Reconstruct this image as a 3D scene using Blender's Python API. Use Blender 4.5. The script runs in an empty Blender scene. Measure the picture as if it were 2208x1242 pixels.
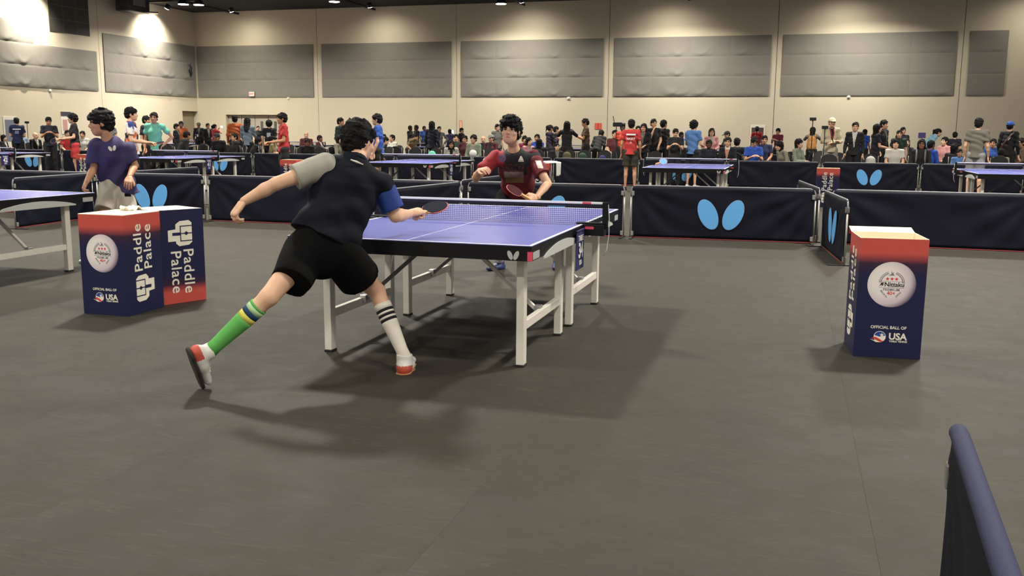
import bpy, bmesh, math, random
import numpy as np
from mathutils import Vector, Matrix
random.seed(7)
R = math.radians
scene = bpy.context.scene
col = scene.collection

# ------------------------------------------------------------ camera
FOC, YAW, PITCH, ROLL, CH = 2022.35, 0.28627, -0.16375, 0.00844, 1.3798
def _basis():
    cy, sy = math.cos(YAW), math.sin(YAW)
    f = Vector((-sy*math.cos(PITCH), cy*math.cos(PITCH), math.sin(PITCH)))
    r0 = Vector((cy, sy, 0)); u0 = r0.cross(f)
    r = r0*math.cos(ROLL)+u0*math.sin(ROLL); u = -r0*math.sin(ROLL)+u0*math.cos(ROLL)
    return f, r, u
CF, CR, CU = _basis()
CAM = Vector((0, 0, CH))
cam = bpy.data.cameras.new('camera'); camo = bpy.data.objects.new('camera', cam); col.objects.link(camo)
cam.sensor_width = 36.0; cam.lens = FOC/2208*36.0; cam.clip_start = .05; cam.clip_end = 200
m = Matrix.Identity(4)
for i in range(3):
    m[i][0] = CR[i]; m[i][1] = CU[i]; m[i][2] = -CF[i]; m[i][3] = CAM[i]
camo.matrix_world = m
scene.camera = camo
def ray(x, y): return CF + CR*((x-1104)/FOC) + CU*((621-y)/FOC)
def px(x, y, d): return CAM + ray(x, y)*d                       # point at depth d in front of the lens
def fz(x, y, z=0.0):
    v = ray(x, y); return CAM + v*((z-CH)/v.z)                   # point on the level z
def fy(x, y, Y):
    v = ray(x, y); return CAM + v*(Y/v.y)                        # point on the plane at distance Y
def fx(x, y, X):
    v = ray(x, y); return CAM + v*(X/v.x)

# ------------------------------------------------------------ world, exposure
w = bpy.data.worlds.new('hall_air'); scene.world = w; w.use_nodes = True
bg = w.node_tree.nodes['Background']; bg.inputs[0].default_value = (1.0, .95, .86, 1); bg.inputs[1].default_value = .28
scene.view_settings.view_transform = 'Standard'; scene.view_settings.look = 'None'
scene.view_settings.gamma = 1; scene.view_settings.use_curve_mapping = False
scene.view_settings.exposure = 0.68
LAMP_W, WASH_W = 360.0, 200.0                                     # watts of a high bay lamp, of a wall washer

# ------------------------------------------------------------ materials
MC = {}
def mat(name, c, rough=.6, metal=0., noise=0., nscale=8., bump=0., bscale=60., spec=.5, sheen=0., coat=0.):
    if name in MC: return MC[name]
    m = bpy.data.materials.new(name); m.use_nodes = True; MC[name] = m
    nt = m.node_tree; b = nt.nodes['Principled BSDF']
    b.inputs['Base Color'].default_value = (*c, 1); b.inputs['Roughness'].default_value = rough
    b.inputs['Metallic'].default_value = metal; b.inputs['Specular IOR Level'].default_value = spec
    if sheen: b.inputs['Sheen Weight'].default_value = sheen
    if coat: b.inputs['Coat Weight'].default_value = coat; b.inputs['Coat Roughness'].default_value = .2
    if noise or bump:
        tc = nt.nodes.new('ShaderNodeTexCoord')
    if noise:
        n = nt.nodes.new('ShaderNodeTexNoise'); n.inputs['Scale'].default_value = nscale; n.inputs['Detail'].default_value = 4
        nt.links.new(tc.outputs['Object'], n.inputs['Vector'])
        mx = nt.nodes.new('ShaderNodeMix'); mx.data_type = 'RGBA'
        mx.inputs[6].default_value = (*[max(0, v*(1-noise)) for v in c], 1); mx.inputs[7].default_value = (*[min(1, v*(1+noise)) for v in c], 1)
        nt.links.new(n.outputs['Fac'], mx.inputs[0]); nt.links.new(mx.outputs[2], b.inputs['Base Color'])
    if bump:
        n2 = nt.nodes.new('ShaderNodeTexNoise'); n2.inputs['Scale'].default_value = bscale; n2.inputs['Detail'].default_value = 3
        nt.links.new(tc.outputs['Object'], n2.inputs['Vector'])
        bp = nt.nodes.new('ShaderNodeBump'); bp.inputs['Strength'].default_value = bump; bp.inputs['Distance'].default_value = .01
        nt.links.new(n2.outputs['Fac'], bp.inputs['Height']); nt.links.new(bp.outputs['Normal'], b.inputs['Normal'])
    return m
def emis(name, c, s):
    if name in MC: return MC[name]
    m = mat(name, c); b = m.node_tree.nodes['Principled BSDF']
    b.inputs['Emission Color'].default_value = (*c, 1); b.inputs['Emission Strength'].default_value = s
    return m
def ramp_z(name, stops, rough=.5):
    """printed gradient along the object's own height; stops: (z, colour)"""
    if name in MC: return MC[name]
    m = mat(name, stops[0][1], rough); nt = m.node_tree; b = nt.nodes['Principled BSDF']
    tc = nt.nodes.new('ShaderNodeTexCoord'); s = nt.nodes.new('ShaderNodeSeparateXYZ'); r = nt.nodes.new('ShaderNodeValToRGB')
    nt.links.new(tc.outputs['Object'], s.inputs[0]); nt.links.new(s.outputs['Z'], r.inputs[0]); nt.links.new(r.outputs[0], b.inputs['Base Color'])
    e = r.color_ramp.elements
    e[0].position = stops[0][0]; e[0].color = (*stops[0][1], 1); e[1].position = stops[-1][0]; e[1].color = (*stops[-1][1], 1)
    for z, c in stops[1:-1]:
        k = e.new(z); k.color = (*c, 1)
    return m
def srgb(r, g, b):
    return tuple(((v/255)/12.92 if v/255 <= .04045 else ((v/255+.055)/1.055)**2.4) for v in (r, g, b))

# ------------------------------------------------------------ mesh helpers
class MB:
    def __init__(s): s.v = []; s.f = []; s.mi = []; s.m = 0
    def add(s, vs, fs):
        o = len(s.v); s.v += [tuple(v) for v in vs]
        for f in fs: s.f.append(tuple(i+o for i in f)); s.mi.append(s.m)
        return s
    def box(s, x0, x1, y0, y1, z0, z1, M=None):
        vs = [Vector(p) for p in ((x0,y0,z0),(x1,y0,z0),(x1,y1,z0),(x0,y1,z0),(x0,y0,z1),(x1,y0,z1),(x1,y1,z1),(x0,y1,z1))]
        if M: vs = [M @ v for v in vs]
        return s.add(vs, [(3,2,1,0),(4,5,6,7),(0,1,5,4),(1,2,6,5),(2,3,7,6),(3,0,4,7)])
    def bevbox(s, x0, x1, y0, y1, z0, z1, b=.004, M=None):
        bm = bmesh.new(); bmesh.ops.create_cube(bm, size=1)
        for v in bm.verts: v.co = Vector(((x0+x1)/2+v.co.x*(x1-x0), (y0+y1)/2+v.co.y*(y1-y0), (z0+z1)/2+v.co.z*(z1-z0)))
        bmesh.ops.bevel(bm, geom=bm.edges[:], offset=b, segments=2, profile=.5, affect='EDGES')
        bm.verts.index_update(); vs = [v.co.copy() for v in bm.verts]; fs = [[v.index for v in f.verts] for f in bm.faces]; bm.free()
        if M: vs = [M @ v for v in vs]
        return s.add(vs, fs)
    def bar(s, a, b, w, h, up=(0,0,1)):
        """rectangular bar from a to b, w across, h along up"""
        a, b = Vector(a), Vector(b); d = (b-a).normalized(); up = Vector(up)
        if abs(d.dot(up)) > .98: up = Vector((0,1,0))
        sx = d.cross(up).normalized()*(w/2); sz = sx.cross(d).normalized()*(h/2)
        vs = [p+q for p in (a, b) for q in (-sx-sz, sx-sz, sx+sz, -sx+sz)]
        return s.add(vs, [(3,2,1,0),(4,5,6,7),(0,1,5,4),(1,2,6,5),(2,3,7,6),(3,0,4,7)])
    def tube(s, pts, r, n=8, cap=True):
        pts = [Vector(p) for p in pts]; rs = r if isinstance(r, (list, tuple)) else [r]*len(pts)
        vs = []; fs = []; pu = None
        for i, p in enumerate(pts):
            d = (pts[min(i+1, len(pts)-1)]-pts[max(i-1, 0)]).normalized()
            u = pu - d*pu.dot(d) if pu else d.orthogonal()
            u.normalize(); pu = u; v = d.cross(u)
            for k in range(n):
                a = 2*math.pi*k/n; vs.append(p+(u*math.cos(a)+v*math.sin(a))*rs[i])
        for i in range(len(pts)-1):
            for k in range(n): fs.append((i*n+k, i*n+(k+1)%n, (i+1)*n+(k+1)%n, (i+1)*n+k))
        if cap: fs.append(tuple(range(n-1, -1, -1))); fs.append(tuple((len(pts)-1)*n+k for k in range(n)))
        return s.add(vs, fs)
    def lathe(s, prof, n=16, M=None):
        vs = []; fs = []
        for r_, z in prof:
            for k in range(n):
                a = 2*math.pi*k/n; p = Vector((r_*math.cos(a), r_*math.sin(a), z)); vs.append(M @ p if M else p)
        for i in range(len(prof)-1):
            for k in range(n): fs.append((i*n+k, i*n+(k+1)%n, (i+1)*n+(k+1)%n, (i+1)*n+k))
        fs.append(tuple(range(n-1, -1, -1))); fs.append(tuple((len(prof)-1)*n+k for k in range(n)))
        return s.add(vs, fs)
    def prism(s, poly, y0, y1, M=None):
        """2-D outline (x, z) given depth from y0 to y1 (y0 is the face looking to -y)"""
        n = len(poly); vs = [Vector((x, y0, z)) for x, z in poly]+[Vector((x, y1, z)) for x, z in poly]
        if M: vs = [M @ v for v in vs]
        fs = [tuple(range(n)), tuple(range(2*n-1, n-1, -1))]+[(i, i+n, (i+1)%n+n, (i+1)%n) for i in range(n)]
        return s.add(vs, fs)
    def build(s, name, mt, parent=None, smooth=False, loc=None):
        me = bpy.data.meshes.new(name); me.from_pydata(s.v, [], s.f)
        for k in (mt if isinstance(mt, (list, tuple)) else [mt]): me.materials.append(k)
        if isinstance(mt, (list, tuple)): me.polygons.foreach_set('material_index', s.mi)
        bm = bmesh.new(); bm.from_mesh(me); bmesh.ops.recalc_face_normals(bm, faces=bm.faces[:]); bm.to_mesh(me); bm.free()
        if smooth: me.polygons.foreach_set('use_smooth', [True]*len(me.polygons))
        return link(name, me, parent, loc)
def link(name, me, parent=None, loc=None, rot=None):
    o = bpy.data.objects.new(name, me); col.objects.link(o)
    if parent: o.parent = parent
    if loc is not None: o.location = loc
    if rot is not None: o.rotation_euler = rot
    return o
def tag(o, label, cat, group=None):
    o['label'] = label; o['category'] = cat
    if group: o['group'] = group
    return o
def thing(name, label, cat, loc=(0,0,0), rz=0, group=None):
    o = bpy.data.objects.new(name, None); o.empty_display_size = .1; col.objects.link(o)
    o.location = loc; o.rotation_euler = (0, 0, rz); return tag(o, label, cat, group)
def struct(o): o['kind'] = 'structure'; return o
def copy_tree(o, parent=None, lvl=0):
    c = o.copy(); col.objects.link(c); c.parent = parent
    for ch in o.children: copy_tree(ch, c, lvl+1)
    return c
def ellipse(cx, cz, a, b, rot, n=28):
    return [(cx+a*math.cos(t)*math.cos(rot)-b*math.sin(t)*math.sin(rot), cz+a*math.cos(t)*math.sin(rot)+b*math.sin(t)*math.cos(rot)) for t in [2*math.pi*k/n for k in range(n)]]
def wings(w=.61, h=.40):
    """two tilted ovals of the butterfly sign, centred on 0, as outlines"""
    return [ellipse(sx*w*.265, 0, h*.525, w*.195, R(90)+sx*R(-24)) for sx in (-1, 1)]
_txt = {}
def text_mesh(s, size=1., bold=0., ext=.0006, align='CENTER', spacing=1., shear=0.):
    k = (s, size, bold, align, spacing, shear)
    if k in _txt: return _txt[k]
    c = bpy.data.curves.new('lettering', 'FONT'); c.body = s; c.size = size; c.offset = bold; c.extrude = ext; c.resolution_u = 3
    c.align_x = align; c.align_y = 'CENTER'; c.space_character = spacing; c.shear = shear; c.fill_mode = 'BOTH'
    o = bpy.data.objects.new('lettering', c); col.objects.link(o)
    dg = bpy.context.evaluated_depsgraph_get(); me = bpy.data.meshes.new_from_object(o.evaluated_get(dg))
    bpy.data.objects.remove(o); bpy.data.curves.remove(c); me.name = 'lettering'; _txt[k] = me
    return me
def letter(s, mt, parent, M, size=.1, bold=0., name='lettering', **kw):
    """M maps text plane (x right, y up, z out) into the parent's frame"""
    me = text_mesh(s, size, bold, **kw).copy(); me.materials.clear(); me.materials.append(mt)
    me.transform(M); return link(name, me, parent)
def face_M(o, right, up):
    r, u = Vector(right).normalized(), Vector(up).normalized(); n = r.cross(u)
    M = Matrix.Identity(4)
    for i in range(3): M[i][0] = r[i]; M[i][1] = u[i]; M[i][2] = n[i]; M[i][3] = o[i]
    return M
# ------------------------------------------------------------ the hall
YW, XL, ZC = 46.0, -31.87, 7.72
m_floor = mat('rubber_flooring', srgb(55, 51, 42), .48, noise=.16, nscale=1.7, bump=.12, bscale=90, spec=.3)
def floor_mat():
    nt = m_floor.node_tree; b = nt.nodes['Principled BSDF']
    tc = nt.nodes.new('ShaderNodeTexCoord'); n = nt.nodes.new('ShaderNodeTexNoise'); n.inputs['Scale'].default_value = 2.2
    n.inputs['Detail'].default_value = 9; n.inputs['Roughness'].default_value = .7; n.inputs['Distortion'].default_value = 1.2
    nt.links.new(tc.outputs['Object'], n.inputs['Vector'])
    r = nt.nodes.new('ShaderNodeMapRange'); r.inputs[1].default_value = .3; r.inputs[2].default_value = .75; r.inputs[3].default_value = .62; r.inputs[4].default_value = .78
    nt.links.new(n.outputs['Fac'], r.inputs[0]); nt.links.new(r.outputs[0], b.inputs['Roughness'])
    # fine scuffs: thin stretched streaks
    mp = nt.nodes.new('ShaderNodeMapping'); mp.inputs['Rotation'].default_value = (0, 0, .5); mp.inputs['Scale'].default_value = (2.2, 14, 1)
    n2 = nt.nodes.new('ShaderNodeTexNoise'); n2.inputs['Scale'].default_value = 1.6; n2.inputs['Detail'].default_value = 6; n2.inputs['Distortion'].default_value = 2.5
    nt.links.new(tc.outputs['Object'], mp.inputs[0]); nt.links.new(mp.outputs[0], n2.inputs['Vector'])
    r2 = nt.nodes.new('ShaderNodeMapRange'); r2.inputs[1].default_value = .56; r2.inputs[2].default_value = .78; r2.inputs[3].default_value = 0; r2.inputs[4].default_value = .30
    nt.links.new(n2.outputs['Fac'], r2.inputs[0])
    mx = [x for x in nt.nodes if x.bl_idname == 'ShaderNodeMix'][0]
    m2 = nt.nodes.new('ShaderNodeMix'); m2.data_type = 'RGBA'; m2.inputs[7].default_value = (*srgb(92, 87, 79), 1)
    nt.links.new(mx.outputs[2], m2.inputs[6]); nt.links.new(r2.outputs[0], m2.inputs[0]); nt.links.new(m2.outputs[2], b.inputs['Base Color'])
floor_mat()
m_seam = mat('floor_seam', srgb(52, 49, 43), .7)
fl = struct(MB().box(-32.5, 22, -10, 46.6, -.2, -.012).build('floor', m_seam))
W_ROLL = 1.45
strip = None; x = -1.105-22*W_ROLL+.0
while x < 21.5:
    if strip is None:
        strip = MB().bevbox(.0001, W_ROLL-.0001, -10, 46, -.011, 0, .0006).build('flooring_roll', m_floor, fl, loc=(x, 0, 0))
    else:
        s2 = strip.copy(); col.objects.link(s2); s2.parent = fl; s2.location = (x, 0, 0)
    x += W_ROLL

m_wall = mat('beige_wall_paint', srgb(214, 202, 178), .85, noise=.025, nscale=.6, bump=.03, bscale=25)
m_groove = mat('wall_joint', srgb(176, 158, 128), .9)
m_dark = mat('black_ceiling_paint', srgb(30, 30, 34), .9)
wb = struct(MB().box(XL-.6, 22, YW+.30, YW+.6, 0, ZC+.6).build('wall_back', m_groove))
JX = [XL-.3]+[-24.41+7.83*k for k in range(6)]+[22]
for i in range(len(JX)-1):
    a, b = JX[i]+.012, JX[i+1]-.012
    if i == 0:
        d0, d1, dz = -30.1, -26.75, 2.25
        s = MB().box(a, d0, YW, YW+.3, 0, ZC+.5).box(d1, b, YW, YW+.3, 0, ZC+.5).box(d0, d1, YW, YW+.3, dz, ZC+.5)
    else:
        s = MB().box(a, b, YW, YW+.3, 0, ZC+.5)
    s.build('wall_section', m_wall, wb)
m_doorp = mat('pale_grey_door_paint', srgb(186, 178, 162), .6, noise=.03)
m_metal = mat('brushed_steel', srgb(190, 190, 188), .35, .8)
dr = struct(MB().box(-30.1, -26.75, YW+.285, YW+.31, 0, 2.25).build('door_1', m_doorp))
for k in range(4):
    x0 = -30.1+.8375*k
    lf = MB().bevbox(x0+.02, x0+.8175, YW+.235, YW+.28, .02, 2.2, .006).build('door_leaf', m_doorp, dr)
    MB().bevbox(x0+.35, x0+.50, YW+.215, YW+.232, 1.35, 1.9, .004).build('door_window', mat('dark_glass', srgb(90, 88, 84), .1), dr)
    MB().bar((x0+.2, YW+.2, 1.02), (x0+.62, YW+.2, 1.02), .03, .05).build('push_bar', m_metal, dr)

wl = struct(MB().box(XL-.6, XL-.30, -10, YW+.3, 0, ZC+.6).build('wall_left', m_groove))
for a, b in ((-10, 18), (18.02, 28.2), (28.22, 38.38), (38.40, 44.6)):
    MB().box(XL-.3, XL, a, b, 0, ZC+.5).build('wall_section', m_wall, wl)
MB().box(XL-.3, XL, 44.6, YW, 2.42, ZC+.5).build('wall_section', m_wall, wl)
d2 = struct(MB().box(XL-.31, XL-.27, 44.6, YW, 0, 2.42).build('door_2', mat('shadowed_beige_door', srgb(150, 138, 116), .7)))  # shade of the recess is put into this darker beige
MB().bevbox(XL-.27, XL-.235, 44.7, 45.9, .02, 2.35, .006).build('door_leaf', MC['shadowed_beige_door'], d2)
cl = struct(MB().box(XL-.6, 22, -10, YW+.6, ZC+.02, ZC+.25).build('ceiling', m_dark))
for k in range(10):
    y = -3.4+5.6*k
    b = MB()
    b.bar((XL, y, ZC+.0), (22, y, ZC+.0), .1, .1, (0,0,1))
    b.build('ceiling_beam', m_dark, cl)
for k, xx in enumerate((-29, -21, -13, -5, 3, 11)):
    MB().tube([(xx, -9, ZC-.12), (xx, YW-.1, ZC-.12)], .06, 8).build('conduit_pipe', m_dark, cl)

# acoustic fabric panels: each a backing with a grid of sagging cloth pieces
m_fab = mat('grey_acoustic_fabric', srgb(134, 130, 120), .95, noise=.05, nscale=1.1, bump=.10, bscale=200, sheen=.1)
m_fabback = mat('dark_grey_panel_edge', srgb(110, 107, 101), .9)
def cloth_piece(seed, sag):
    rnd = np.random.RandomState(seed); nx, nz = 26, 16
    X, Z = np.meshgrid(np.linspace(0, 1, nx), np.linspace(0, 1, nz))
    y = .004*np.sin(np.pi*Z)+0*X
    for _ in range(3 if sag else 1):
        cx = rnd.uniform(.2, .8); wd = rnd.uniform(.12, .3); am = rnd.uniform(.02, .05)*sag
        edge = .10+.55*((X-cx)/wd)**2*.35
        y += am*np.exp(-((Z-edge)/.07)**2)*np.exp(-((X-cx)/wd)**2*.6)
        y += am*.5*np.exp(-((Z-edge-.12)/.10)**2)*np.exp(-((X-cx)/wd)**2)
    y += .004*np.sin(X*rnd.uniform(8, 20)+rnd.uniform(0, 6))*np.sin(np.pi*Z)
    e = np.minimum(np.minimum(X, 1-X)/.004+.75, np.minimum(Z, 1-Z)/.02+.3).clip(0, 1); y = (y*np.minimum(1, np.minimum(X, 1-X)/.06)+.014)*e
    vs = [(X[j, i], -y[j, i], Z[j, i]) for j in range(nz) for i in range(nx)]
    fs = [(j*nx+i, j*nx+i+1, (j+1)*nx+i+1, (j+1)*nx+i) for j in range(nz-1) for i in range(nx-1)]
    me = bpy.data.meshes.new('fabric_piece'); me.from_pydata(vs, [], fs); me.materials.append(m_fab)
    me.polygons.foreach_set('use_smooth', [True]*len(me.polygons)); return me
CP = [cloth_piece(3+i, 0 if i < 2 else (.35 if i < 5 else .62)) for i in range(8)]
def acoustic(label, loc, rz, w, z0, z1, ncol, wrinkly, cut=None, rows=3):
    t = thing('acoustic_panel', label, 'wall panel', loc, rz, 'grey fabric acoustic panels on the hall walls')
    hr = (z1-z0)/rows
    cw = w/ncol
    for r_ in range(rows):
        n0 = cut if (cut and r_ == rows-1) else ncol
        MB().bevbox(0, cw*n0, -.035, -.002, z0+hr*r_, z0+hr*(r_+1), .004).build('backing_board', m_fabback, t)
        for c_ in range(n0):
            me = CP[random.choice((0, 1, 2) if wrinkly == 0 else (2, 3, 4, 1) if wrinkly == 1 else (5, 6, 7, 3))]
            o = link('fabric_piece', me, t, (cw*c_, -.034, z0+hr*r_)); o.scale = (cw, 1, hr)
    return t
PZ0, PZ1 = 3.18, 5.93
lab = ['grey fabric panel on the back wall next to the hall corner, above the exit sign', 'grey fabric panel on the back wall above the boy in the red shirt',
       'grey fabric panel on the back wall above the opponent, third from the corner', 'grey fabric panel on the back wall, fourth from the hall corner',
       'smooth grey fabric panel on the back wall above the man in the white cap', 'narrow grey fabric panel at the far right end of the back wall']
for i in range(6):
    x0 = -24.14+7.83*(i-1); wd = 7.3
    if i == 0: x0, wd = XL+.12, 7.1
    if i == 5: wd = 1.5
    acoustic(lab[i], (x0, YW-.002, 0), 0, wd, PZ0, PZ1, 4 if i < 5 else 1, (1, 1, 2, 2, 0, 0)[i])
acoustic('grey fabric panel on the left wall running into the hall corner', (XL+.002, 38.65, 0), R(90), 7.26, PZ0, PZ1, 4, 2)
acoustic('stepped grey fabric panel on the left wall under the black grille', (XL+.002, 26.5, 0), R(90), 11.65, PZ0, 5.94, 6, 2, cut=4)
# black ventilation grille and other fittings of the left wall
m_grille = mat('dark_grey_grille', srgb(66, 64, 58), .7, noise=.1)
g = thing('ventilation_grille', 'dark grey square ventilation grille high on the left wall', 'grille', (XL+.002, 35.3, 0), R(90))
MB().bevbox(0, 2.5, -.03, -.002, 5.68, 7.5, .004).build('grille_plate', m_grille, g)
m_grl = mat('grille_seam_grey', srgb(104, 100, 92), .7)
for k in range(1, 3): MB().box(2.5*k/3-.012, 2.5*k/3+.012, -.036, -.031, 5.70, 7.49).build('grille_bar', m_grl, g)
for z in (6.25, 6.85): MB().box(0.01, 2.49, -.036, -.031, z-.01, z+.01).build('grille_bar', m_grl, g)
m_blk = mat('matte_black', srgb(26, 26, 28), .6)
m_blk2 = mat('satin_black_metal', srgb(38, 40, 44), .4)
p = fx(292, 14, XL+.9)
s = thing('wall_speaker', 'dark loudspeaker box on a bracket high on the left wall', 'speaker', (XL+.002, p.y, p.z))
MB().bevbox(.35, 1.15, -.75, .75, -.28, .45, .04).build('cabinet', mat('dark_slate_plastic', srgb(48, 52, 58), .5), s)
MB().bar((0, 0, .1), (.36, 0, .1), .18, .1).build('bracket', m_blk2, s)
MB().bar((.2, -.2, -.22), (1.5, .9, -.22), .5, .06).build('deflector_plate', m_blk2, s)
MB().bevbox(1.15, 1.17, -.5, .4, .0, .34, .008).build('front_grille', mat('grey_cloth_grille', srgb(120, 118, 112), .8), s)
p = fx(408, 152, XL+.12)
h = thing('cable_hook', 'black cable bundle hanging on the left wall fabric near the corner', 'cable', (XL+.14, p.y, p.z-.3))
MB().tube([(.05, 0, 0), (.07, .04, .14), (.06, -.03, .3), (.08, .05, .42), (.05, .0, .6)], [.03, .07, .09, .06, .02], 8).build('cable_bundle', m_blk, h, True)
MB().tube([(-.098, 0, .60), (.06, 0, .6), (.08, 0, .66)], .015, 6).build('hook', m_blk2, h)
# small white sensors under the panels
m_wh = mat('white_plastic', srgb(232, 228, 216), .4)
for (x, y, lb) in ((622, 212, 'small white wall sensor under the panel beside the exit sign'), (1226, 212, 'small white wall sensor under the third back wall panel'), (1830, 209, 'small white wall sensor above the man in the white cap')):
    p = fy(x, y, YW-.01); s = thing('wall_sensor', lb, 'sensor', (p.x, YW, p.z), 0, 'wall sensors')
    MB().lathe([(.075, 0), (.075, .03), (.06, .055), (.03, .075), (.0, .08)], 14, Matrix.Rotation(R(90), 4, 'X')).build('dome', m_wh, s, True)
    MB().bevbox(-.09, .09, -.02, -.001, -.09, .09, .01).build('mounting_plate', m_wh, s)
p = fx(108, 196, XL+.02); s = thing('wall_sensor', 'small white wall sensor under the stepped panel on the left wall', 'sensor', (XL, p.y, p.z), R(90), 'wall sensors')
MB().lathe([(.075, 0), (.075, .03), (.06, .055), (.03, .075), (.0, .08)], 14, Matrix.Rotation(R(90), 4, 'X')).build('dome', m_wh, s, True)
# exit sign
p = fy(544, 203, YW-.08); s = thing('exit_sign', 'small lit red exit sign on the grey panel by the corner', 'sign', (p.x, YW-.10, p.z))
MB().bevbox(-.16, .16, -.06, 0, -.12, .12, .012).build('housing', m_wh, s)
MB().box(-.14, .14, -.064, -.061, -.10, .10).build('sign_face', emis('lit_sign_face', srgb(255, 190, 175), .5), s)
letter('EXIT', mat('exit_red', srgb(205, 40, 30), .5), s, face_M((0, -.066, 0), (1, 0, 0), (0, 0, 1)), .13, .004)
# posters on the walls
def poster(label, p, rz, w, h, blocks, cat='poster', frame=(232, 226, 212)):
    t = thing('wall_poster', label, cat, p, rz)
    MB().bevbox(-w/2, w/2, -.02, -.002, -h/2, h/2, .004).build('sheet', mat('poster_%d_%d_%d' % frame, srgb(*frame), .7), t)
    for (x0, x1, z0, z1, c) in blocks:
        MB().box(x0*w, x1*w, -.024, -.021, z0*h, z1*h).build('printed_block', mat('print_%d_%d_%d' % c, srgb(*c), .7), t)
p = fy(1633, 292, YW); poster('white framed poster with dark picture behind the woman in red', (p.x, YW-.001, p.z), 0, .68, .95, [(-.4, .4, -.38, .38, (78, 62, 58))])
p = fy(1290, 272, YW); poster('small red notice on the back wall above the crouching person in black', (p.x, YW-.001, p.z), 0, .34, .30, [(-.03, .03, -.5, .5, (150, 40, 36))], 'notice', (226, 96, 84))
p = fy(994, 272, YW); poster('thin pale red banner strip on the back wall', (p.x, YW-.001, p.z), 0, .16, .6, [(-.2, .2, -.4, .4, (240, 205, 180))], 'notice', (226, 150, 120))
p = fx(143, 265, XL+.02); poster('white notice sheet with dark header on the left wall', (XL+.001, p.y, p.z), R(90), .62, 1.0, [(-.5, .5, .3, .5, (60, 60, 70)), (-.35, .1, -.35, .15, (200, 150, 140))], 'notice')
p = fx(24, 285, XL+.02); poster('pale poster on the left wall behind the man in the navy shirt', (XL+.001, p.y, p.z), R(90), .75, 1.3, [(-.4, .4, -.3, .4, (120, 124, 140))])
d3 = struct(MB().box(XL+.0, XL+.03, 27.3, 29.15, 0, 2.75).build('door_3', mat('bright_white_door', srgb(250, 248, 240), .5)))
MB().bevbox(XL+.03, XL+.05, 27.4, 28.2, .02, 2.65, .006).build('door_leaf', MC['bright_white_door'], d3)
MB().bevbox(XL+.03, XL+.05, 28.25, 29.05, .02, 2.65, .006).build('door_leaf', MC['bright_white_door'], d3)

# ------------------------------------------------------------ lamps
m_lens = emis('lamp_lens', (1.0, .95, .86), 22)
def high_bay(x, y, label, z=7.25, watts=LAMP_W, size=.8):
    t = thing('high_bay_lamp', label, 'ceiling lamp', (x, y, z), 0, 'high bay lamps under the ceiling')
    MB().lathe([(.26, 0), (.25, .05), (.16, .2), (.1, .24), (.09, .36), (.03, .38)], 18).build('reflector', m_blk2, t, True)
    MB().lathe([(.235, -.012), (.235, -.002)], 18).build('lens', m_lens, t)
    MB().tube([(0, 0, .37), (0, 0, ZC-z)], .012, 6).build('suspension_rod', m_blk2, t)
    L = bpy.data.lights.new('lamp_light', 'AREA'); L.shape = 'DISK'; L.size = size; L.energy = watts; L.color = (1.0, .95, .86); L.spread = R(150)
    o = bpy.data.objects.new('lamp_light', L); col.objects.link(o); o.parent = t; o.location = (0, 0, -.03)
XS = (-24.6, -15.6, -6.6, 2.4, 11.4); YS = (-7, 2.0, 10.3, 19.5, 28.8)
for i, x in enumerate(XS):
    for j, y in enumerate(YS):
        nm = ['farthest left', 'second from the left', 'middle', 'second from the right', 'farthest right'][i]
        rw = ['behind the camera', 'over the match table row', 'over the first barrier row', 'over the second table row', 'over the spectators'][j]
        high_bay(x, y, 'black high bay lamp %s, %s column' % (rw, nm), watts=LAMP_W*(1.2, .5, 1.3, 1.1, 1.0)[j])
for x, y, lb in ((-28.1, 39.8, 'left lamp of the twin high bay lamps by the hall corner'), (-27.5, 40.15, 'right lamp of the twin high bay lamps by the hall corner'), (-20.6, 40.6, 'high bay lamp above the back wall door'), (-13.3, 43, 'high bay lamp before the third back wall panel'), (-5.3, 43, 'high bay lamp before the fourth back wall panel'), (2.7, 43, 'high bay lamp before the smooth back wall panel')):
    high_bay(x, y, lb, 7.28, LAMP_W*.75)
def washer(name, label, p, aim, watts, blend=.6, ang=95):
    t = thing(name, label, 'ceiling lamp', p, 0, 'wall washing lamps')
    d = (Vector(aim)-Vector(p)).normalized(); q = d.to_track_quat('-Z', 'Y')
    M = q.to_matrix().to_4x4()
    MB().lathe([(.13, -.02), (.14, .0), (.12, .16), (.05, .2)], 14, M).build('lamp_head', m_blk2, t, True)
    MB().lathe([(.115, -.03), (.115, -.021)], 14, M).build('lens', m_lens, t)
    MB().tube([(0, 0, .05), (0, 0, ZC-p[2])], .015, 6).build('stem', m_blk2, t)
    L = bpy.data.lights.new('washer_light', 'SPOT'); L.energy = watts; L.color = (1.0, .93, .80); L.spot_size = R(ang); L.spot_blend = blend; L.shadow_soft_size = .1
    o = bpy.data.objects.new('washer_light', L); col.objects.link(o); o.parent = t; o.rotation_mode = 'QUATERNION'; o.rotation_quaternion = q; o.location = d*.05
for i, x in enumerate((-28.2, -20.4, -12.6, -5.8, 1.9, 9.6)):
    washer('wall_washer', 'small black wall washing lamp above the back wall, %s from the corner' % ('first', 'second', 'third', 'fourth', 'fifth', 'sixth')[i], (x, YW-2.0, ZC-.24), (x, YW-.2, 3.5), WASH_W*.85, .9, 140)
for (y, wt, lb) in ((42.2, 1.0, 'bright lamp washing the left wall near the corner'), (33.9, 1.6, 'bright lamp washing the left wall above the stepped panel'), (26.5, 1.0, 'bright lamp washing the left wall above the white door')):
    washer('wall_washer', lb, (XL+1.1, y, ZC-.24), (XL+.05, y, 5.9), WASH_W*5.5*wt, 1.0, 112)
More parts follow.
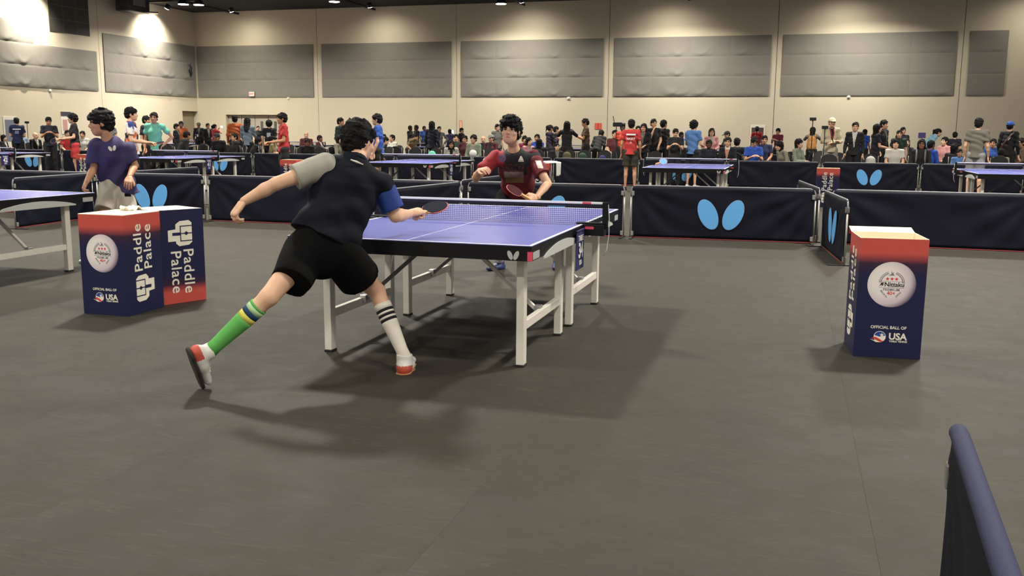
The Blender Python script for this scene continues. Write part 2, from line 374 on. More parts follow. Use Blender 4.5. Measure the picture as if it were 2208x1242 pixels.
# ------------------------------------------------------------ table tennis tables
m_blue = mat('blue_table_top', srgb(116, 122, 200), .24, noise=.03, nscale=3, spec=.7)
m_white = mat('white_line_paint', srgb(238, 238, 240), .5)
m_apron = mat('black_table_apron', srgb(14, 14, 17), .45, spec=.3)
m_leg = mat('silver_white_leg_paint', srgb(226, 220, 206), .45, noise=.03, nscale=20)
m_strut = mat('dark_grey_strut', srgb(92, 92, 92), .4, .5)
m_trim = mat('pale_grey_trim', srgb(198, 200, 194), .45)
m_pink = mat('pink_red_tag', srgb(222, 72, 100), .5)
m_tag = mat('silver_label', srgb(178, 178, 174), .5)
m_netblk = mat('black_net_cord', srgb(28, 28, 40), .8)
m_foot = mat('black_rubber_foot', srgb(24, 24, 24), .8)
HX, HY = .7625, 1.37
TM = {}
def make_table(label):
    t = thing('table_tennis_table', label, 'table', group='blue match tables')
    for sy in (-1, 1):
        y0, y1 = sorted((sy*.004, sy*HY))
        top = MB().bevbox(-HX, HX, y0, y1, .7555, .76, .001).build('table_top', m_blue, t)
        l = MB(); z0, z1 = .7602, .7612
        l.box(-HX, -HX+.02, y0, y1, z0, z1); l.build('side_line', m_white, top)
        MB().box(HX-.02, HX, y0, y1, z0, z1).build('side_line', m_white, top)
        ye = sy*HY; MB().box(-HX+.0201, HX-.0201, min(ye, ye-sy*.02), max(ye, ye-sy*.02), z0, z1).build('end_line', m_white, top)
        MB().box(-.0015, .0015, y0+.021, y1-.021, z0, z1).build('centre_line', m_white, top)
        ap = MB()
        ap.box(-HX+.002, HX-.002, *sorted((ye-sy*.002, ye-sy*.03)), .672, .7553)
        ap.box(-HX+.002, -HX+.03, *sorted((sy*.01, ye-sy*.031)), .672, .7553); ap.box(HX-.03, HX-.002, *sorted((sy*.01, ye-sy*.031)), .672, .7553)
        ap = ap.build('apron', m_apron, t)
        # butterfly sign, pink tag and silver label on the end and the sides
        MY = Matrix.Rotation(0 if sy < 0 else math.pi, 4, 'Z')
        b = MB()
        for wg in wings(.068, .052): b.prism([(x+.655, z+.703) for x, z in wg], -HY-.0015, -HY+.004, MY)
        b.build('butterfly_sign', m_tag, ap)
        MB().box(.738, HX+.001, -HY-.0015, -HY+.01, .674, .726, MY).build('pink_tag', m_pink, ap)
        for sx in (-1, 1):
            MX = Matrix.Rotation(R(90)*sx, 4, 'Z')       # local -y face turned to the side
            off = sy*sx*1
            a, bb = off*(HY-.03), off*(HY-.17)
            MB().box(min(a, bb), max(a, bb), -HX-.001, -HX+.004, .678, .72, MX).build('silver_label', m_tag, ap)
            # pale arched trim hanging under the apron
            n = 14; c0, c1 = off*.16, off*1.10
            arc = [(c0+(c1-c0)*k/n, .667+.052*math.sin(math.pi*k/n)**.8) for k in range(n+1)]+[(c1, .655), (c0, .655)]
            MB().prism(arc, -HX-.004, -HX+.012, MX).build('arched_trim', m_trim, t)
    for sy in (-1, 1):
        for sx in (-1, 1):
            xl = sx*(HX-.131)
            ys = (sy*(HY-.269), sy*.1655)
            for yl in ys:
                lg = MB().bevbox(xl-.024, xl+.024, yl-.034, yl+.034, .012, .672, .004).build('leg', m_leg, t)
                MB().bevbox(xl-.027, xl+.027, yl-.037, yl+.037, 0, .0118, .003).build('rubber_foot', m_foot, lg)
            MB().bevbox(xl-.018, xl+.018, min(ys)+.0345, max(ys)-.0345, .215, .27, .004).build('side_rail', m_leg, t)
            ym = sum(ys)/2
            MB().bar((xl-sx*.02, ym, .25), (sx*.13, ym, .668), .03, .022).build('diagonal_brace', m_strut if sx < 0 else m_leg, t)
            MB().bevbox(xl-sx*.02-.022, xl-sx*.02+.022, ym-.03, ym+.03, .235, .29, .004).build('brace_bracket', m_metal, t)
        MB().bar((-HX+.03, sy*.69, .69), (HX-.03, sy*.69, .69), .04, .03).build('cross_bar', m_strut, t)
    return t
def make_net(label):
    t = thing('table_net', label, 'net', group='nets of the match tables')
    hw = .9125
    c = MB(); n = 128
    for k in range(n+1):
        x = -hw+.03+(2*hw-.06)*k/n; c.box(x-.0009, x+.0009, -.0008, .0008, .004, .128)
    for k in range(10): z = .006+.122*k/9; c.box(-hw+.03, hw-.03, -.0008, .0008, z-.0009, z+.0009)
    ob = c.build('netting', m_netblk, t); ob['kind'] = 'stuff'
    MB().box(-hw+.03, hw-.03, -.0022, .0022, .120, .139).build('black_hem', m_netblk, t)
    MB().bevbox(-hw+.012, hw-.012, -.006, .006, .1392, .1545, .002).build('white_tape', m_white, t)
    MB().box(hw-.16, hw-.10, -.0075, -.0062, .1395, .1542).build('pink_tag', m_pink, t)
    for sx in (-1, 1):
        x = sx*hw
        MB().bevbox(x-.02, x+.02, -.012, .012, -.03, .155, .004).build('post', m_apron, t)
        MB().bevbox(min(x, sx*(HX-.05)), max(x, sx*(HX-.05)), -.03, .03, .0035, .012, .002).build('clamp_plate', m_apron, t)
        cb = MB().bevbox(min(x, sx*(HX+.012)), max(x, sx*(HX+.012)), -.045, .045, -.075, .002, .005).build('clamp', m_apron, t)
        MB().box(sx*(HX+.03)-.01, sx*(HX+.03)+.05*sx, -.0475, -.0455, -.03, -.012).build('pink_label', m_pink, cb)
        MB().tube([(x+sx*.018, 0, .14), (x+sx*.028, 0, .05), (x+sx*.03, -.01, -.06), (x+sx*.02, -.02, -.17), (x+sx*.0, -.03, -.21)], .0035, 6).build('tension_cord', m_trim, t, True)
    return t
m_banner = mat('navy_banner_cloth', srgb(26, 28, 84), .8, noise=.06, nscale=14)
m_pale = mat('pale_lettering', srgb(225, 222, 225), .6)
def make_banner(num, label):
    t = thing('number_banner', label, 'banner', group='table number banners')
    n = 10; b = MB(); vs = []; fs = []
    for i in range(n+1):
        z = -.27*i/n; bow = .0018*math.sin(i*.9)
        for s_ in (0, 1):
            for k in range(5): vs.append((-.12+.24*k/4, -.003+.004*s_-bow*(.4+.6*math.sin(k)), z))
    for i in range(n):
        for k in range(4):
            a = i*10+k; fs.append((a, a+1, a+11, a+10)); a += 5; fs.append((a+1, a, a+10, a+11))
    b.add(vs, fs); b.build('cloth', m_banner, t, True)
    MB().bevbox(-.12, .12, -.009, .002, -.012, .0, .003).build('clip_strip', m_banner, t)
    letter(num, m_pale, t, face_M((0, -.0078, -.145), (1, 0, 0), (0, 0, 1)), .14, .004, name='number')
    letter('TABLE', m_pale, t, face_M((0, -.0078, -.06), (1, 0, 0), (0, 0, 1)), .055, .001)
    letter('USA', m_pale, t, face_M((0, -.0078, -.225), (1, 0, 0), (0, 0, 1)), .045, .001)
    return t
TX, TY = -1.361, 5.006
tables = [ # centre x, centre y, number, label
    (TX-HX, TY+HY, '34', 'blue table tennis table in the middle where the match is played'),
    (-7.40, TY+HY+.06, None, 'blue table tennis table cut off by the left edge beside the player in purple'),
    (-7.72, 19.1, '40', 'blue table behind the opponent, with number 40 on its side'),
    (-1.93, 19.1, None, 'blue table in front of the curly haired man in the blue shirt'),
    (-13.75, 19.25, '41', 'blue table with banner 41 left of the striking player\'s head'),
    (-19.75, 19.4, '42', 'blue table with banner 42 at the far left behind the purple player'),
    (3.83, 19.1, None, 'blue table at the right edge before the man in the grey shirt'),
    (-27.4, 38.8, None, 'far blue table near the hall corner by the back wall'),
    (-21.2, 38.8, None, 'far blue table below the second wall panel from the corner'),
    (-15.0, 38.8, None, 'far blue table below the third wall panel from the corner'),
    (-8.8, 38.8, None, 'far blue table behind the man in the vest'),
    (-2.4, 38.8, None, 'far blue table below the fourth wall panel, behind the boy in blue'),
    (4.2, 38.8, None, 'far blue table below the smooth wall panel'),
]
T0 = N0 = None
netnote = ['net of the match table in the middle', 'net of the table at the left edge, half out of sight', 'net of the table behind the opponent', 'net of the table before the man in the blue shirt', 'net of the table left of the striking player', 'net of the table behind the purple player at the far left', 'net of the table at the right edge', 'net of the far table near the hall corner', 'net of the far table under the second wall panel', 'net of the far table under the third wall panel', 'net of the far table behind the man in the vest', 'net of the far table behind the boy in blue', 'net of the far table under the smooth panel']
for i, (cx, cy, num, lb) in enumerate(tables):
    if T0 is None: T0 = make_table(lb); t = T0
    else: t = copy_tree(T0); t['label'] = lb
    t.location = (cx, cy, 0)
    nl = 'black mesh table tennis '+netnote[i]
    if N0 is None: N0 = make_net(nl); k = N0
    else: k = copy_tree(N0); k['label'] = nl
    k.location = (cx, cy, .7605)
    if num:
        b = make_banner(num, 'navy number banner hanging on '+{'34': 'the match table in the middle', '40': 'the table behind the opponent', '41': 'the table left of the striking player', '42': 'the table at the far left'}[num])
        b.location = (cx+HX+.016, cy-.19, .742); b.rotation_euler = (0, 0, R(90))

# ------------------------------------------------------------ court barriers
m_navy = mat('navy_barrier_cloth', srgb(8, 10, 26), .6, noise=.12, nscale=6, bump=.15, bscale=300, spec=.22)
m_rail = mat('grey_rail_and_cloth_sheen', srgb(128, 128, 132), .5)  # frame tube; its grey also stands for the sheen along the cloth top
m_emb = mat('light_blue_emblem', srgb(92, 162, 220), .6, noise=.03)
m_embr = mat('pale_emblem_rim', srgb(130, 172, 205), .6)
m_hem = mat('dull_red_hem', srgb(150, 60, 60), .7)
m_post = mat('grey_post_metal', srgb(150, 148, 140), .4, .4)
BH = .705
def barrier_cloth(seed, L):
    rnd = np.random.RandomState(seed); nx, nz = 64, 18
    X, Z = np.meshgrid(np.linspace(-L/2+.02, L/2-.02, nx), np.linspace(.025, BH-.004, nz))
    y = np.zeros_like(X)
    for sx in (-1, 1):                                        # folds fanning out from the upper corners
        ang = np.arctan2(BH-Z, (L/2-sx*X)+.02); rr = np.hypot(BH-Z, L/2-sx*X)
        y += .0065*np.sin(ang*rnd.uniform(13, 17)+rnd.uniform(0, 6))*np.exp(-((rr-.55)/.45)**2)
    y += .004*np.sin(X*rnd.uniform(3, 5)+Z*rnd.uniform(4, 7)+rnd.uniform(0, 6))+.003*np.sin(X*9+Z*11+rnd.uniform(0, 6))
    e = (np.minimum(Z-.02, BH-Z)/.1).clip(0, 1); y = y*e
    vs = []; fs = []
    for s_ in (-1, 1):
        for j in range(nz):
            for i in range(nx): vs.append((X[j, i], s_*.010+y[j, i], Z[j, i]))
    n = nx*nz
    for j in range(nz-1):
        for i in range(nx-1):
            a = j*nx+i; fs.append((a, a+1, a+nx+1, a+nx)); fs.append((n+a+1, n+a, n+a+nx, n+a+nx+1))
    rim = [i for i in range(nx)]+[j*nx+nx-1 for j in range(1, nz)]+[(nz-1)*nx+i for i in range(nx-2, -1, -1)]+[j*nx for j in range(nz-2, 0, -1)]
    for k in range(len(rim)):
        a, b = rim[k], rim[(k+1) % len(rim)]; fs.append((b, a, a+n, b+n))
    me = bpy.data.meshes.new('barrier_cloth'); me.from_pydata(vs, [], fs); me.materials.append(m_navy)
    me.polygons.foreach_set('use_smooth', [True]*len(me.polygons)); return me
BARS = {}
def emblem(parent, y=-.021):
    bm = MB(); b2 = MB()
    for wg in wings():
        b2.prism([(x*1.0, z+.345) for x, z in wg], y, y+.004)
        c = (sum(p[0] for p in wg)/len(wg), sum(p[1] for p in wg)/len(wg))
        bm.prism([(c[0]+(x-c[0])*.965, c[1]+(z-c[1])*.975+.345) for x, z in wg], y-.002, y-.0002)
    e = b2.build('butterfly_rim', m_embr, parent); bm.build('butterfly_emblem', m_emb, e)
def barrier(cx, cy, rz, label, L=2.30, sign=True, seed=None, back=False, cover=None):
    seed = random.randint(0, 2) if seed is None else seed
    key = (seed, round(L, 2))
    t = thing('court_barrier', label, 'barrier', (cx, cy, 0), rz, 'navy court barriers')
    if key not in BARS: BARS[key] = barrier_cloth(11+seed, L)
    link('cloth_cover', BARS[key], t)
    h = L/2
    k2 = ('rail', round(L, 2))
    if k2 not in BARS:
        c = .07; pts = [(-h, 0, BH-.16), (-h, 0, BH-c), (-h+.02, 0, BH-.02), (-h+c, 0, BH), (h-c, 0, BH), (h-.02, 0, BH-.02), (h, 0, BH-c), (h, 0, BH-.16)]
        r = MB().tube(pts, .0095, 8).build('top_rail', m_rail, t, True)
        b = MB().tube([(-h+.01, 0, .018), (h-.01, 0, .018)], .011, 8).build('hem_rod', m_hem, t, True)
        ps = [MB().tube([(sx*h, 0, .012), (sx*h, 0, BH-.15)], .010, 8).build('end_post', m_post, t, True) for sx in (-1, 1)]
        fs = [MB().bevbox(sx*h-.02-(.02 if sx > 0 else -.02), sx*h+.02-(.02 if sx > 0 else -.02), -.17, .17, 0, .014, .004).build('foot_bar', m_blk2, t) for sx in (-1, 1)]
        cs = [MB().bevbox(sx*(h-.025)-.018, sx*(h-.025)+.018, -.02, .02, zz, zz+.06, .004).build('clip', m_post, t) for sx in (-1, 1) for zz in (BH-.135, .035)]
        BARS[k2] = [o for o in [r, b]+ps+fs+cs]
    else:
        for o in BARS[k2]:
            c = o.copy(); col.objects.link(c); c.parent = t
    if cover: MB().tube([(-h+.03, 0, BH+.001), (-h+.06, 0, BH+.004), (h-.06, 0, BH+.004), (h-.03, 0, BH+.001)], .021, 12).build('cloth_sleeve', mat('lit_navy_sleeve', srgb(40, 43, 76), .8, bump=.2, bscale=300), t, True)  # paler copy of the barrier navy, sheen of the lit cloth put into it
    if sign:
        if 'emb' not in BARS: emblem(t); BARS['emb'] = [o for o in t.children if o.name.startswith('butterfly')][0]
        else: copy_tree(BARS['emb'], t)
    return t
def bar2(x0, y0, x1, y1, label, **kw):
    L = math.hypot(x1-x0, y1-y0); return barrier((x0+x1)/2, (y0+y1)/2, math.atan2(y1-y0, x1-x0), label, L=L, **kw)
# first row, behind the match court
bar2(-12.9, 12.55, -10.62, 12.55, 'navy court barrier at the far left edge behind the cut off table', sign=False, seed=0)
bar2(-10.56, 12.55, -8.64, 12.55, 'navy barrier with blue butterfly emblem behind the player in purple', seed=1)
bar2(-8.54, 12.5, -6.33, 12.5, 'plain navy barrier beyond the striking player\'s stretched left arm', sign=False, seed=2)
bar2(-6.30, 12.5, -4.43, 12.5, 'navy barrier hidden behind the striking player, left of the opponent', seed=0)
bar2(-4.33, 12.5, -2.12, 12.5, 'navy barrier with butterfly emblem right behind the opponent', seed=1)
bar2(-2.03, 12.5, .32, 12.62, 'navy barrier with large blue butterfly emblem in the middle right', seed=2)
bar2(.52, 12.62, 2.84, 12.55, 'wrinkled plain navy barrier behind the right hand ball box', sign=False, seed=1)
bar2(2.90, 12.55, 5.2, 12.5, 'navy barrier running out of the frame on the right', sign=False, seed=0)
# barriers between the courts
bar2(.42, 12.36, .60, 10.58, 'navy side barrier with narrow butterfly emblem seen at a steep angle', seed=1)
bar2(-4.38, 12.26, -4.62, 9.98, 'navy side barrier left of the opponent', sign=False, seed=2)
bar2(-10.50, 12.3, -10.30, 10.52, 'navy side barrier behind the player in purple, at the left', sign=False, seed=0)
bar2(-4.52, 12.72, -4.42, 14.9, 'navy side barrier beyond the first row, behind the opponent\'s arm', sign=False, seed=0)
bar2(-10.42, 13.0, -10.64, 15.3, 'navy side barrier beyond the first row, right of the purple player', sign=False, seed=1)
bar2(.37, 12.80, .12, 15.0, 'navy side barrier beyond the first row on the right', sign=False, seed=2)
bar2(.26, .02, .405, 2.32, 'navy barrier seen end on in the lower right corner', sign=False, seed=0, cover=1)
# second row, in front of the spectators
xx = -25.9; k = 0
spots2 = ['first', 'second', 'third', 'fourth', 'fifth', 'sixth', 'seventh', 'eighth', 'ninth', 'tenth', 'eleventh', 'twelfth', 'thirteenth', 'fourteenth']
for k in range(14):
    x0 = -25.21+2.36*k
    if k == 13: continue
    bar2(x0, 25.5, x0+2.3, 25.5, 'navy barrier in the row before the spectators, %s from the left' % spots2[k], sign=k in (0, 3, 5, 9, 11), seed=k % 3)
bar2(5.5, 26.2, 7.8, 26.2, 'navy barrier before the spectators at the right edge', sign=False, seed=1)
bar2(7.85, 26.2, 10.1, 26.2, 'outermost navy barrier before the spectators on the right', sign=False, seed=2)
# third row, far back
for k in range(12):
    x0 = -29.5+3.1*k
    bar2(x0, 34.4, x0+2.3, 34.4, 'far navy barrier behind the spectators, %s from the left' % spots2[k], sign=k in (2, 8), seed=k % 3)

# ------------------------------------------------------------ printed cardboard boxes
NAVY, RED = srgb(17, 20, 66), srgb(200, 80, 70)
m_box = ramp_z('printed_card_gradient', [(0, NAVY), (.52, NAVY), (.60, srgb(52, 24, 52)), (.665, RED), (.76, RED)], .45)
m_card = mat('raw_cream_card', srgb(248, 236, 208), .8, noise=.03)
m_lt = mat('cream_print', srgb(240, 234, 214), .6)
m_boxdk = mat('navy_print', NAVY, .5)
m_redp = mat('red_print', srgb(214, 62, 58), .6)
m_black = mat('black_print', srgb(30, 28, 34), .6)
m_bluep = mat('blue_print', srgb(34, 70, 150), .6)
m_greyp = mat('grey_print', srgb(120, 116, 120), .6)
def ball_mat():
    m = mat('printed_ball_shading', srgb(225, 215, 215), .5); nt = m.node_tree; b = nt.nodes['Principled BSDF']
    tc = nt.nodes.new('ShaderNodeTexCoord'); mp = nt.nodes.new('ShaderNodeMapping'); mp.inputs['Location'].default_value = (.035, 0, -.49)
    g = nt.nodes.new('ShaderNodeVectorMath'); g.operation = 'LENGTH'; r = nt.nodes.new('ShaderNodeValToRGB')
    nt.links.new(tc.outputs['Object'], mp.inputs[0]); mp.inputs['Scale'].default_value = (1, 0, 1); nt.links.new(mp.outputs[0], g.inputs[0]); nt.links.new(g.outputs['Value'], r.inputs[0]); nt.links.new(r.outputs[0], b.inputs['Base Color'])
    e = r.color_ramp.elements; e[0].position = .08; e[0].color = (*srgb(240, 232, 226), 1); e[1].position = .182; e[1].color = (*srgb(84, 64, 92), 1)
    k = e.new(.145); k.color = (*srgb(212, 198, 204), 1)
    return m
m_ball = ball_mat()
BW, BD, BHt = .40, .42, .755
def star(cx, cz, r):
    return [(cx+(r if k % 2 == 0 else r*.42)*math.sin(math.pi*k/5), cz+(r if k % 2 == 0 else r*.42)*math.cos(math.pi*k/5)) for k in range(10)]
def arcband(cx, cz, r0, r1, a0, a1, n=14):
    A = [R(a0+(a1-a0)*k/n) for k in range(n+1)]
    return [(cx+r1*math.sin(a), cz+r1*math.cos(a)) for a in A]+[(cx+r0*math.sin(a), cz+r0*math.cos(a)) for a in reversed(A)]
def ball_face(t, y, turn):
    M = Matrix.Rotation(turn, 4, 'Z')
    f = lambda o, up=0: face_M(M @ Vector(o), M @ Vector((1, 0, 0)), (0, 0, 1))
    yy = -BD/2-.0008
    cz = .468; K = 1.2
    b = MB().prism(ellipse(0, cz, .143, .143, 0, 40), yy-.0006, yy+.0004, M).build('ball_print', m_ball, t)
    y2 = yy-.0008
    for k in (-1, 0, 1): MB().prism(star(k*.022*K, cz+.030*K, .0105*K), y2-.0004, y2+.0001, M).build('star_print', m_redp, b)
    for a0, a1 in ((-88, -18), (18, 88)):
        MB().prism(arcband(0, cz+.008, .052*K, .056*K, a0, a1), y2-.0004, y2+.0001, M).build('arc_print', m_greyp, b)
        MB().prism(arcband(0, cz+.008, .060*K, .063*K, a0, a1), y2-.0004, y2+.0001, M).build('arc_print', m_greyp, b)
    MB().prism([(x_*K, cz+z_*K) for x_, z_ in ((-.02, .048), (.012, .048), (.004, .058), (.008, .068), (.0, .06), (-.006, .074), (-.004, .056))], y2-.0004, y2+.0001, M).build('crest_print', m_greyp, b)
    MB().box(-.062*K, .062*K, y2-.0004, y2+.0001, cz+.0155*K, cz+.0167*K, M).build('rule_print', m_black, b)
    MB().box(-.062*K, .062*K, y2-.0004, y2+.0001, cz-.0165*K, cz-.0153*K, M).build('rule_print', m_black, b)
    letter('Nittaku', m_black, b, f((.016, y2, cz)), .032*K, .0009)
    MB().prism([(x_*K, cz+z_*K) for x_, z_ in ((-.060, -.009), (-.05, .010), (-.036, .010), (-.044, 0), (-.036, 0), (-.05, -.010), (-.047, -.001))], y2-.0004, y2+.0001, M).build('mark_print', m_black, b)
    letter('PREMIUM', m_greyp, b, f((0, y2, cz-.027*K)), .020*K, .0002)
    letter('40+', m_redp, b, f((.0, y2, cz-.046*K)), .026*K, .0006)
    letter('MADE IN', m_greyp, b, f((-.036*K, y2, cz-.050*K)) @ Matrix.Rotation(R(-48), 4, 'Z'), .012*K, .0002)
    letter('JAPAN', m_greyp, b, f((.036*K, y2, cz-.050*K)) @ Matrix.Rotation(R(48), 4, 'Z'), .012*K, .0002)
    letter('OFFICIAL BALL OF', m_lt, t, f((.0, yy, .195)), .026, .0004)
    letter('USA', m_lt, t, f((.058, yy, .138)), .058, .0016)
    letter('TABLE TENNIS', m_lt, t, f((.062, yy, .108)), .0165, .0003)
    d = MB().prism(ellipse(-.048, .135, .036, .036, 0, 26), yy-.0004, yy+.0004, M).build('round_logo_print', m_lt, t)
    MB().prism(arcband(-.048, .135, .0, .033, -75, 75), yy-.0009, yy-.0003, M).build('logo_blue_print', m_bluep, d)
    MB().prism(star(-.036, .146, .014), yy-.0013, yy-.0008, M).build('logo_star_print', m_lt, d)
    MB().prism([(-.098, .122), (-.075, .134), (-.05, .122), (-.03, .108), (-.018, .112), (-.03, .103), (-.048, .102), (-.066, .113), (-.08, .120)], yy-.0011, yy-.0005, M).build('logo_red_print', m_redp, d)
    MB().prism([(-.106, .118), (-.08, .112), (-.06, .103), (-.05, .099), (-.07, .10), (-.088, .110)], yy-.0011, yy-.0005, M).build('logo_swoosh_print', m_lt, d)
def palace_face(t, turn):
    """lettering turned to read upwards, sign of two interlocked blocks below it"""
    M = Matrix.Rotation(turn, 4, 'Z'); yy = -BW/2-.0008
    g = lambda x, z: face_M(M @ Vector((x, yy, z)), (0, 0, 1), M @ Vector((-1, 0, 0)))
    letter('Paddle', m_lt, t, g(-.062, .50), .128, .0012, spacing=1.08)
    letter('Palace', m_lt, t, g(.048, .50), .128, .0012, spacing=1.08)
    def P(pts, y0, nm, mt, par):
        return MB().prism([((u-.5)*.21, .09+v*.205) for u, v in pts], y0, y0+.0006, M).build(nm, mt, par)
    o = P([(0, .1), (.12, 0), (.5, .02), (.68, .14), (.68, .33), (1, .36), (1, .80), (.68, .80), (.68, .88), (.55, 1), (.14, .97), (0, .86)], yy-.0002, 'block_sign_print', m_lt, t)
    y1 = yy-.001
    for pts in ([(0, .78), (.50, .78), (.50, .82), (0, .82)], [(0, .20), (.50, .20), (.50, .24), (0, .24)], [(.46, .24), (.50, .24), (.50, .78), (.46, .78)],
                [(0, .49), (.16, .49), (.24, .43), (.32, .49), (.46, .49), (.46, .53), (.32, .53), (.24, .59), (.16, .53), (0, .53)], [(.5, .46), (.82, .46), (.82, .58), (.5, .58)]):
        P(pts, y1, 'block_sign_line', m_boxdk, o)
def make_box(label, loc, rz, flip=False, flaps='open', detail=True):
    t = thing('towel_box', label, 'box', loc, rz, 'printed navy cardboard boxes')
    root = t
    th = .005; w, d, h = BW/2, BD/2, BHt
    mats = [m_box, m_card]
    def panel(nm, x0, x1, y0, y1, inner):
        b = MB(); b.box(x0, x1, y0, y1, .001, h); o = b.build(nm, mats, t)
        for pl in o.data.polygons:
            n = pl.normal; pl.material_index = 1 if (n.x*inner[0]+n.y*inner[1] > .5 or n.z > .5) else 0
        return o
    panel('front_panel', -w, w, -d, -d+th, (0, 1)); panel('back_panel', -w, w, d-th, d, (0, -1))
    panel('side_panel', -w, -w+th, -d+th, d-th, (1, 0)); panel('side_panel', w-th, w, -d+th, d-th, (-1, 0))
    MB().box(-w+th, w-th, -d+th, d-th, .002, .008).build('bottom_panel', m_card, t)
    if detail:
        ball_face(t, 0, 0)
        palace_face(t, R(90)); palace_face(t, R(-90))
    if flaps == 'open':
        b = MB(); b.bar((-w, d+.006, h-.001), (w, d+.006, h-.001), .004, .004)
        MB().bar((0, d-.002, h-.004), (0, d+.135, h+.02), BW-.004, .005).build('flap', m_card, t)
        MB().bar((0, d+.137, h+.019), (0, d+.14, h-.03), BW-.006, .004).build('flap_lip', m_box, t)
    elif flaps == 'closed':
        MB().box(-w+.001, w-.001, -d+.001, d-.001, h+.0005, h+.005).build('flap', m_card, t)
    if flip:
        t.rotation_euler = (0, math.pi, rz); t.location = (loc[0], loc[1], loc[2]+h+.002)
    return t
make_box('open navy box with a table tennis ball print on the floor at the right', (.622, 6.41, 0), R(4.5))
make_box('navy ball print box at the left, front one of the pair', (-4.893, 6.005, 0), R(0), flaps='closed')
rb = make_box('upside down navy box with red foot, rear one of the left pair', (-4.85, 6.505, 0), R(-24), flip=True, flaps='none')
for (x, y, Y, rz, lb) in ((1787, 364, 19.3, 90, 'navy box with red top beside the butterfly barrier at the right rear'), (1160, 355, 19.2, 100, 'navy box with a white towel behind the opponent\'s shoulder'),
                          (622, 347, 18.6, 85, 'red topped navy box below the boy in the red shirt'), (178, 335, 19.8, 88, 'red topped navy box behind the purple player, beside table 42')):
    p = fy(x, y, Y); make_box(lb, (p.x, Y+.2, 0), R(rz), flaps='none')
